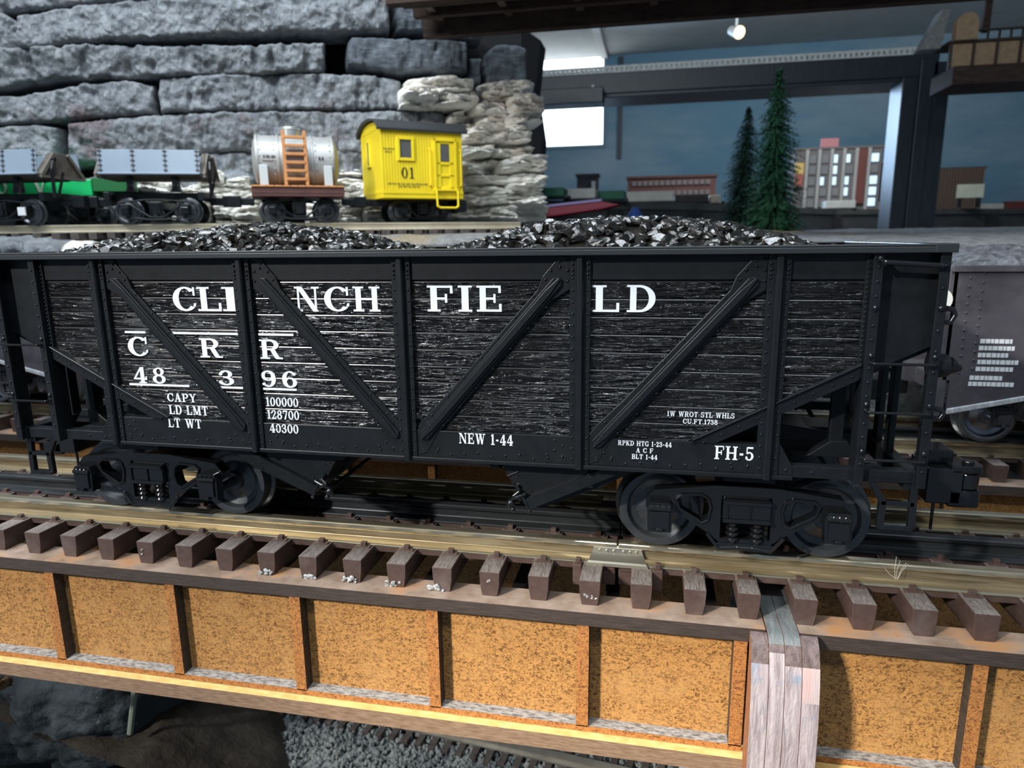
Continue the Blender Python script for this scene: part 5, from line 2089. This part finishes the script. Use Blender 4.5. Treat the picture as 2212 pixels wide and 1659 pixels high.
# ------------------------------------------------------------------ the room
YW = 21.5
WALLB = mat('blue_painted_sky_wall', (.105, .215, .30), (.22, .31, .36), scale=.34, stretch=(.7, 1, 2.2), detail=4, lo=.42, hi=.72, rough=.85)
w0, w1 = aty(1168, 126, YW), aty(1302, 312, YW)
wx0, wx1, wz0, wz1 = w0.x - 1.2, w1.x, w1.z, w0.z
ZC = aty(1650, 98, YW).z
m = MB()
m.box(-9, wx0, YW, YW + .2, -6, ZC)
m.box(wx1, 16, YW, YW + .2, -6, ZC)
m.box(wx0, wx1, YW, YW + .2, -6, wz0)
m.box(wx0, wx1, YW, YW + .2, wz1, ZC)
struct(m.build('wall_back', WALLB))
m = MB()
m.box(-9, 16, 4.0, YW + .2, ZC, ZC + .2)
struct(m.build('ceiling', mat('off_white_ceiling', (.40, .41, .40), (.34, .35, .35), scale=1.2, rough=.9)))
win = thing('window_1', ((wx0 + wx1) / 2, YW, wz0), 'bright overexposed window in the far blue wall', 'window')
win['kind'] = 'structure'
m = MB(); m.box(wx0, wx1, YW + .08, YW + .1, wz0, wz1)
m.build('pane', mat('daylit_window_glass', (.86, .95, 1.0), rough=.3, emit=4.0), win)
m = MB()
for x0, x1, z0, z1 in ((wx0 - .1, wx0, wz0 - .1, wz1 + .1), (wx1, wx1 + .1, wz0 - .1, wz1 + .1), (wx0, wx1, wz1, wz1 + .1), (wx0, wx1, wz0 - .1, wz0)):
    m.box(x0, x1, YW - .05, YW + .1, z0, z1)
m.build('window_frame', mat('blue_grey_window_trim', (.12, .19, .25), rough=.6), win)
t0, t1 = aty(1338, 342, YW - .1), aty(1338, 122, YW - .1)
m = MB(); m.box(t0.x - .06, t0.x + .06, YW - .12, YW, t0.z, t1.z)
struct(m.build('trim_1', NAVY))
q0, q1 = aty(1300, 120, YW - 1), aty(1302, 85, 17.0)
m = MB(); m.box(q0.x - .1, q0.x + .1, 12, YW, ZC - .10, ZC)
struct(m.build('trim_2', mat('white_ceiling_batten', (.5, .5, .48), rough=.8)))
# ceiling spotlight
p = aty(1597, 70, 17.0)
sl = thing('ceiling_spotlight', (p.x, p.y, ZC), 'small lit track spotlight hanging from the ceiling', 'lamp')
c0 = Vector((p.x, p.y, p.z))
dr = Vector((.45, -.75, -.35)).normalized()
m = MB(); m.cyl((p.x - .05, p.y + .2, ZC), (p.x - .05, p.y + .2, p.z + .15), .03, n=8)
m.build('stem', WB, sl)
m = MB(); m.cyl(c0 - dr * .34, c0, .10, .15, n=20)
m.build('shade', mat('white_lamp_can', (.55, .55, .52), rough=.5), sl)
m = MB(); m.cyl(c0, c0 + dr * .02, .135, n=24)
m.build('bulb_face', mat('warm_lit_lamp_face', (1.0, .78, .36), emit=3.5), sl)

# far layout table with trains
ft = thing('layout_table', (3.5, 14, -3), 'long dark layout table along the blue wall, carrying blurred trains', 'table')
TZ = 1.02
m = MB()
tb = [atz(1135, 434, TZ), atz(1500, 440, TZ), atz(1800, 453, TZ), atz(2300, 459, TZ)]
front = [(q.x, min(q.y, 20.3) - .35) for q in tb]
m.prism(front + [(front[-1][0], YW - .4), (front[0][0] - 1, YW - .4)], 'z', TZ - .12, TZ)
m.build('table_top', mat('dark_table_top', (.035, .036, .034), (.06, .06, .055), scale=2, rough=.9), ft)
m = MB()
for (a, b), (c, d) in zip(front[:-1], front[1:]):
    m.prism([(a, b + .05), (c, d + .05), (c, d + .12), (a, b + .12)], 'z', -1.0, TZ - .12)
m.build('fascia', mat('dark_fascia_board', (.020, .021, .022), (.045, .045, .043), scale=1.2, rough=.9), ft)
for k in range(7):
    t = k / 6 * 2.99
    i = int(t)
    a, b = front[i], front[i + 1]
    x, y = a[0] + (b[0] - a[0]) * (t - i), a[1] + (b[1] - a[1]) * (t - i)
    m = MB(); m.box(x - .12, x + .12, y - .05, y + .1, -3, TZ - .12); m.build('leg', CREV, ft)


def far_box(lab, px0, px1, pyt, pyb, col, cat, name, dep=.5, mt=None, parts=None, group=None):
    a, b = atz(px0, pyb, TZ), atz(px1, pyb, TZ)
    yy = (a.y + b.y) / 2
    a, b, t = aty(px0, pyb, yy), aty(px1, pyb, yy), aty((px0 + px1) / 2, pyt, yy)
    root = thing(name, ((a.x + b.x) / 2, yy + dep / 2, TZ), lab, cat, group)
    mt = mt or mat(name + '_' + lab.split()[0] + '_' + lab.split()[1], col, tuple(c * .8 for c in col), scale=3, rough=.7)
    lift = .02 if cat == 'train car' else 0.
    m = MB(); m.box(a.x, b.x, yy, yy + dep, TZ + lift, t.z)
    m.build('body', mt, root, bevel=.02)
    if cat == 'train car':
        for q in (.2, .8):
            m = MB(); x = a.x + (b.x - a.x) * q
            for w_ in (-.1, .1):
                m.cyl((x + w_, yy + .06, TZ + .03), (x + w_, yy + dep - .06, TZ + .03), .03, n=12)
            m.build('truck', BLACK, root)
        m = MB(); m.box(a.x - .03, b.x + .03, yy + .05, yy + dep - .05, TZ + .0, TZ + .03); m.build('frame', BLACK, root)
    return root, a.x, b.x, yy, t.z


far_box('dull green boxcar at the left end of the far train', 1160, 1218, 405, 428, (.02, .13, .07), 'train car', 'box_car')
far_box('white boxcar between two green boxcars on the far table', 1220, 1286, 407, 432, (.50, .50, .46), 'train car', 'box_car')
far_box('dark green boxcar right of the first far white boxcar', 1290, 1350, 412, 434, (.015, .11, .06), 'train car', 'box_car')
far_box('longer stained white boxcar on the far table', 1353, 1455, 413, 438, (.52, .50, .45), 'train car', 'box_car')
far_box('black boxcar behind the fir trees on the far table', 1457, 1530, 420, 441, (.02, .019, .018), 'train car', 'box_car')
far_box('short cream boxcar just left of the fir trees', 1532, 1556, 421, 441, (.48, .40, .32), 'train car', 'box_car')
far_box('white boxcar below the grey factory building', 1783, 1848, 433, 452, (.56, .54, .48), 'train car', 'box_car')
far_box('pinkish white boxcar left of the black post', 1854, 1918, 436, 454, (.52, .45, .40), 'train car', 'box_car')
far_box('white boxcar just right of the black post', 2012, 2052, 439, 455, (.54, .54, .50), 'train car', 'box_car')
far_box('white boxcar second to the right of the black post', 2056, 2110, 439, 456, (.52, .53, .49), 'train car', 'box_car')
far_box('white boxcar beside the dark red boxcar at the far right', 2115, 2168, 440, 456, (.53, .53, .48), 'train car', 'box_car')
far_box('dark red boxcar at the far right edge', 2172, 2260, 434, 457, (.15, .03, .025), 'train car', 'box_car')


def on_table(px0, px1, pyt, pyb, yy):
    a, b, t = aty(px0, pyb, yy), aty(px1, pyb, yy), aty((px0 + px1) / 2, pyt, yy)
    return a.x, b.x, TZ, t.z


def building(lab, px0, px1, pyt, yy, col, name, dep=.8):
    x0, x1, z0, z1 = on_table(px0, px1, pyt, 430, yy)
    r = thing(name, ((x0 + x1) / 2, yy + dep / 2, TZ), lab, 'building')
    m = MB(); m.box(x0, x1, yy, yy + dep, z0, z1)
    m.build('walls', mat(name + '_' + lab.split()[0] + '_wall', col, tuple(c * .75 for c in col), scale=3, rough=.8), r, bevel=.01)
    m = MB(); m.box(x0 - .03, x1 + .03, yy - .03, yy + dep + .03, z1, z1 + .05)
    m.build('roof_edge', mat(name + '_' + lab.split()[0] + '_roof', tuple(c * .8 for c in col), rough=.8), r)
    return r, x0, x1, z0, z1


r, x0, x1, z0, z1 = building('long dull red brick warehouse left of the fir trees', 1355, 1545, 384, 15.5, (.13, .055, .05), 'warehouse')
for k in range(14):
    for j in range(2):
        m = MB()
        m.box(x0 + .1 + k * (x1 - x0 - .2) / 14, x0 + .2 + k * (x1 - x0 - .2) / 14, 15.47, 15.5, z1 - .16 - j * .22, z1 - .06 - j * .22)
        m.build('window', mat('dusty_far_glass', (.16, .13, .13), rough=.4), r)
r, x0, x1, z0, z1 = building('small dark signal tower above the far boxcars', 1246, 1290, 381, 13.6, (.03, .03, .04), 'tower', .4)
m = MB(); m.box(x1 - .12, x1 - .04, 13.57, 13.6, z1 - .25, z1 - .1); m.build('window', mat('pale_far_pane', (.3, .33, .36), rough=.4), r)
# factory
r, x0, x1, z0, z1 = building('grey factory building with painted window reflections and rooftop sign', 1712, 1898, 322, 17.0, (.15, .135, .13), 'factory', 1.0)
W_ = x1 - x0
FG = mat('factory_window_glass', (.20, .20, .20), rough=.15, spec=.8)
FL = mat('factory_window_reflection', (.55, .75, .90), rough=.3, emit=.9)  # white window reflections painted as a faint glow
COLM = mat('pale_factory_column', (.34, .33, .31), rough=.8)
for c in range(6):
    m = MB(); x = x0 + W_ * (.135 + .142 * c); m.box(x - .035, x + .035, 16.93, 17.0, z0, z1); m.build('column', COLM, r)
lit = {(2, 0), (3, 0), (2, 1), (2, 2), (1, 2), (3, 2), (5, 2), (5, 3), (5, 4), (5, 0), (3, 3)}  # panes that carry the painted reflection
for c in range(6):
    for rr in range(5):
        if c == 4:
            continue
        m = MB(); xa = x0 + W_ * (.135 + .142 * c) + .06; xb = xa + W_ * .142 - .12
        za = z1 - .10 - (rr + 1) * (z1 - z0 - .15) / 5 + .04
        zb = za + (z1 - z0 - .15) / 5 - .07
        if (c, rr) in lit and c != 5:
            xb = xa + (xb - xa) * .5
        m.box(xa, min(xb, x1 - .03), 16.97, 17.0, za, zb)
        m.build('window', FL if (c, rr) in lit else FG, r)
m = MB(); m.box(x0 + W_ * .72, x0 + W_ * .82, 16.92, 17.0, z0 + .15, z1 - .02); m.build('red_stair_bay', mat('brick_red_bay', (.14, .045, .035), rough=.8), r)
m = MB(); m.box(x0 + W_ * .30, x0 + W_ * .50, 17.1, 17.2, z1 + .05, z1 + .26); m.build('rooftop_sign', mat('faded_pink_sign', (.40, .16, .17), rough=.7), r)
m = MB(); m.box(x0, x0 + W_ * .1, 16.9, 17.0, z1 - .55, z1 - .30); m.build('yellow_sign', mat('yellow_far_sign', (.55, .38, .12), rough=.7), r)
m = MB(); m.box(x0, x0 + W_ * .1, 16.9, 17.0, z1 - .85, z1 - .55); m.build('red_sign', mat('red_far_sign', (.32, .10, .07), rough=.7), r)
r, x0, x1, z0, z1 = building('dark green shed between the factory and the black post', 1902, 1960, 356, 17.4, (.018, .028, .028), 'shed')
r, x0, x1, z0, z1 = building('dark brown slatted building right of the black post', 2020, 2120, 366, 17.6, (.065, .045, .035), 'slatted_building')
m = MB()
for k in range(16):
    x = x0 + (x1 - x0) * (k + .5) / 16
    m.box(x - .02, x + .02, 17.56, 17.6, z0, z1)
m.build('slats', mat('brown_slats', (.09, .06, .045), rough=.8), r)
x0, x1, z0, z1 = on_table(2066, 2124, 398, 430, 16.6)
sg_ = thing('billboard', ((x0 + x1) / 2, 16.6, TZ), 'pale cream billboard in front of the brown slatted building', 'sign')
m = MB(); m.box(x0, x1, 16.6, 16.66, z1 - .30, z1); m.build('panel', mat('pale_billboard', (.42, .44, .36), (.34, .36, .28), scale=6, rough=.8), sg_, bevel=.01)
m = MB(); m.box(x0 + .05, x0 + .12, 16.6, 16.66, z0, z1 - .30); m.box(x1 - .12, x1 - .05, 16.6, 16.66, z0, z1 - .30); m.build('post', BLACK, sg_)

# red hull and blue cone lying between the layouts
a, b, c, d, e = aty(1166, 474, 8.3), aty(1166, 450, 8.3), aty(1302, 434, 8.3), aty(1340, 442, 8.3), aty(1300, 452, 8.3)
rd = thing('toy_barge', ((a.x + c.x) / 2, 8.5, a.z), 'red pointed toy barge with lilac rim beyond the coal heap', 'boat')
m = MB(); m.prism([(a.x - .3, a.z - .02), (a.x - .3, b.z - .03), (c.x, c.z - .01), (d.x, d.z), (e.x, e.z)], 'y', 8.3, 8.7)
m.build('hull', mat('crimson_hull', (.24, .012, .028), rough=.5), rd, bevel=.015)
m = MB(); m.prism([(b.x - .1, b.z + .0), (c.x - .02, c.z), (c.x - .02, c.z + .03), (b.x - .1, b.z + .03)], 'y', 8.33, 8.67)
m.build('rim', mat('lilac_rim', (.32, .26, .50), rough=.6), rd)
m = MB(); m.box(a.x - .5, d.x + .9, 8.42, 8.9, -.4, a.z - .025)
tag(m.build('low_shelf', mat('dark_low_shelf', (.025, .025, .025), rough=.9), None), 'dark low shelf under the red toy barge', 'shelf')
q = aty(1372, 470, 8.6)
m = MB(); m.cyl((q.x, 8.62, a.z - .025), (q.x, 8.62, q.z + .14), .15, .03, n=16)
tag(m.build('blue_cone', mat('cobalt_blue_cone', (.015, .05, .22), rough=.5), None, smooth=40), 'small cobalt blue cone peeking over the coal heap', 'cone')

# ------------------------------------------------------------------ lower level: ballast, track, rock, trestle legs
BAL = mat('grey_ballast_stone', (.13, .15, .155), (.30, .32, .315), scale=5, rough=.85, c3=(.10, .12, .14), s3=14, lo3=.6, hi3=.66)
GZ = -1.55
rnd = random.Random(21)
m = MB()
m.grid(lambda u, v: ((-.98 - .75 * (-.55 + 1.6 * v)) * (1 - u) + 2.0 * u, .35 + 1.6 * v, GZ - .01 + .02 * noise.noise((u * 20, v * 10, 3))), 60, 30)
bm2 = bmesh.new()
bmesh.ops.create_icosphere(bm2, subdivisions=1, radius=1)
tv = [v.co.copy() for v in bm2.verts]
tf = [tuple(v.index for v in f.verts) for f in bm2.faces]
bm2.free()
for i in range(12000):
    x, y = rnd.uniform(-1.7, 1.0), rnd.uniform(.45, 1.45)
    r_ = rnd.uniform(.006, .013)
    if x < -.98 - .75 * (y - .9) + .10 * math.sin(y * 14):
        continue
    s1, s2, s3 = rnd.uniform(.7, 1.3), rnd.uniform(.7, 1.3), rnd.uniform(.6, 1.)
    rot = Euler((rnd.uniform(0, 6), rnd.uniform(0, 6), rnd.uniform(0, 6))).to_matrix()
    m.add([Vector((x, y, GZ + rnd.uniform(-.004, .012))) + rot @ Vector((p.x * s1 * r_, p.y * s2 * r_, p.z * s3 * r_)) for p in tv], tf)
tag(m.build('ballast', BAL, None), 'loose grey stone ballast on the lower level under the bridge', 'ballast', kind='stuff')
# lower track
lt0, lt1 = atz(905, 1562, GZ + .055), atz(1296, 1650, GZ + .055)
d2_ = (lt1 - lt0); d2_.z = 0; d2_.normalize()
n2_ = Vector((-d2_.y, d2_.x, 0))
lw = thing('track_section', ((lt0.x + lt1.x) / 2, (lt0.y + lt1.y) / 2, GZ), 'lower level track curving away under the girder, set in grey ballast', 'railway track')
XL = Matrix(((d2_.x, n2_.x, 0, lt0.x), (d2_.y, n2_.y, 0, lt0.y), (0, 0, 1, GZ), (0, 0, 0, 1)))
GRAIL = mat('dull_grey_rail', (.36, .35, .31), (.26, .25, .22), scale=10, rough=.45, metal=.6)
for s_ in (0, .17):
    m = MB(); m.xf = XL
    m.box(-1.1, 1.3, s_ - .016, s_ + .016, .022, .028)
    m.box(-1.1, 1.3, s_ - .004, s_ + .004, .028, .048)
    m.box(-1.1, 1.3, s_ - .009, s_ + .009, .048, .060)
    m.build('rail', GRAIL, lw)
for k in range(40):
    m = MB(); m.xf = XL
    x = -1.05 + k * .059
    m.box(x, x + .028, -.075, .245, -.005, .022)
    m.build('tie', OLDTIE, lw, bevel=.002)
# dark brown bank, ending along the diagonal edge of the ballast
m = MB()


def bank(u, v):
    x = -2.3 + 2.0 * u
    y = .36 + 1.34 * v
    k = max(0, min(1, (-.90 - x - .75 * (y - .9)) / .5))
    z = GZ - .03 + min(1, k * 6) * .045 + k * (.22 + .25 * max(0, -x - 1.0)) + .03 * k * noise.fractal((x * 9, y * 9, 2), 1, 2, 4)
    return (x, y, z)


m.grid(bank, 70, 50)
tag(m.build('dark_bank', DARKGROUND, None, smooth=50), 'dark brown bank under the left end of the girder', 'scenery')
# dark rock lower left
m = MB()


def brock(u, v):
    a_ = aty(-60 + 355 * u, 1425 + 260 * v, .46)
    e = max(0, 1 - abs(2 * u - 1) ** 7) ** .5 * max(0, 1 - abs(2 * v - 1) ** 8) ** .5
    n_ = .10 * noise.fractal((a_.x * 3, 1, a_.z * 3), 1, 2, 3) + .03 * noise.fractal((a_.x * 14, 3, a_.z * 14), 1, 2, 4)
    if u < .12:
        n_ -= .10
    return (a_.x, .58 - .16 * e - n_ * e + .25 * (1 - e), a_.z)


m.grid(brock, 70, 60)
tag(m.build('dark_rock', mat('dark_blue_grey_rock', (.018, .025, .031), (.07, .088, .10), scale=9, detail=9, lo=.3, hi=.72, rough=.8, bump=1, bscale=18, bdist=.03, c3=(.22, .24, .25), s3=30, lo3=.68, hi3=.72),
            None, smooth=60), 'dark blue-grey rock in the bottom left corner below the girder', 'rock')
s0, s1 = aty(291, 1492, .45), aty(281, 1584, .45)
m = MB(); m.cyl(s0, s1, .010, n=8)
tag(m.build('stick', mat('pale_green_stick', (.22, .26, .20), rough=.8), None), 'pale green stick on the right edge of the dark lower rock', 'stick')
m = MB()
a = aty(-20, 1462, .10)
m.grid(lambda u, v: (a.x - .05 + .125 * u + .01 * noise.noise((v * 6, u * 3, 1)), .06 + .03 * v + .012 * noise.noise((u * 9, v * 9, 3)),
                     a.z + .035 - .06 * v * max(.15, (1 - u) ** .6) - .02 * u + .010 * noise.noise((u * 9, v * 9, 2))), 24, 16)
m2 = m.build('bark_piece', mat('tan_bark', (.40, .26, .12), (.14, .08, .04), scale=30, rough=.8, bump=1, bscale=50, bdist=.01), None, smooth=60)
so = m2.modifiers.new('solid', 'SOLIDIFY')
so.thickness = .02
tag(m2, 'torn tan bark piece poking in at the left edge below the girder', 'bark')
for k, (px_, lab) in enumerate(((1482, 'left of two pale grey trestle legs at the bottom edge, left of the pillar'), (1520, 'right of two pale grey trestle legs at the bottom edge, beside the pillar'))):
    q = aty(px_, 1650, .5)
    m = MB(); m.box(q.x - .018, q.x + .018, .5, .54, GZ, -.90)
    tag(m.build('trestle_leg', mat('pale_grey_leg_paint', (.30, .32, .36), rough=.5), None, bevel=.003), lab, 'leg')

# ------------------------------------------------------------------ repeats share a group
GROUPS = {'box_car': 'boxcars on the far layout table', 'dump_car': 'side dump cars of the work train', 'fir_tree': 'fir trees behind the coal heap',
          'layered_rock': 'slabs of the grey rock wall', 'ledge_rock': 'ledge rocks in front of the upper track', 'rock_outcrop': 'white layered rocks',
          'plate_girder': 'hardboard plate girders', 'track_section': 'track sections', 'rail_joiner': 'metal rail joiners', 'trestle_leg': 'pale trestle legs'}
for o in list(S.objects):
    if o.parent is None and 'category' in o:
        k = o.name.split('.')[0]
        if k in GROUPS:
            o['group'] = GROUPS[k]
for o in (h1, h2, h3):
    o['group'] = 'grey coal hoppers on the rear track'
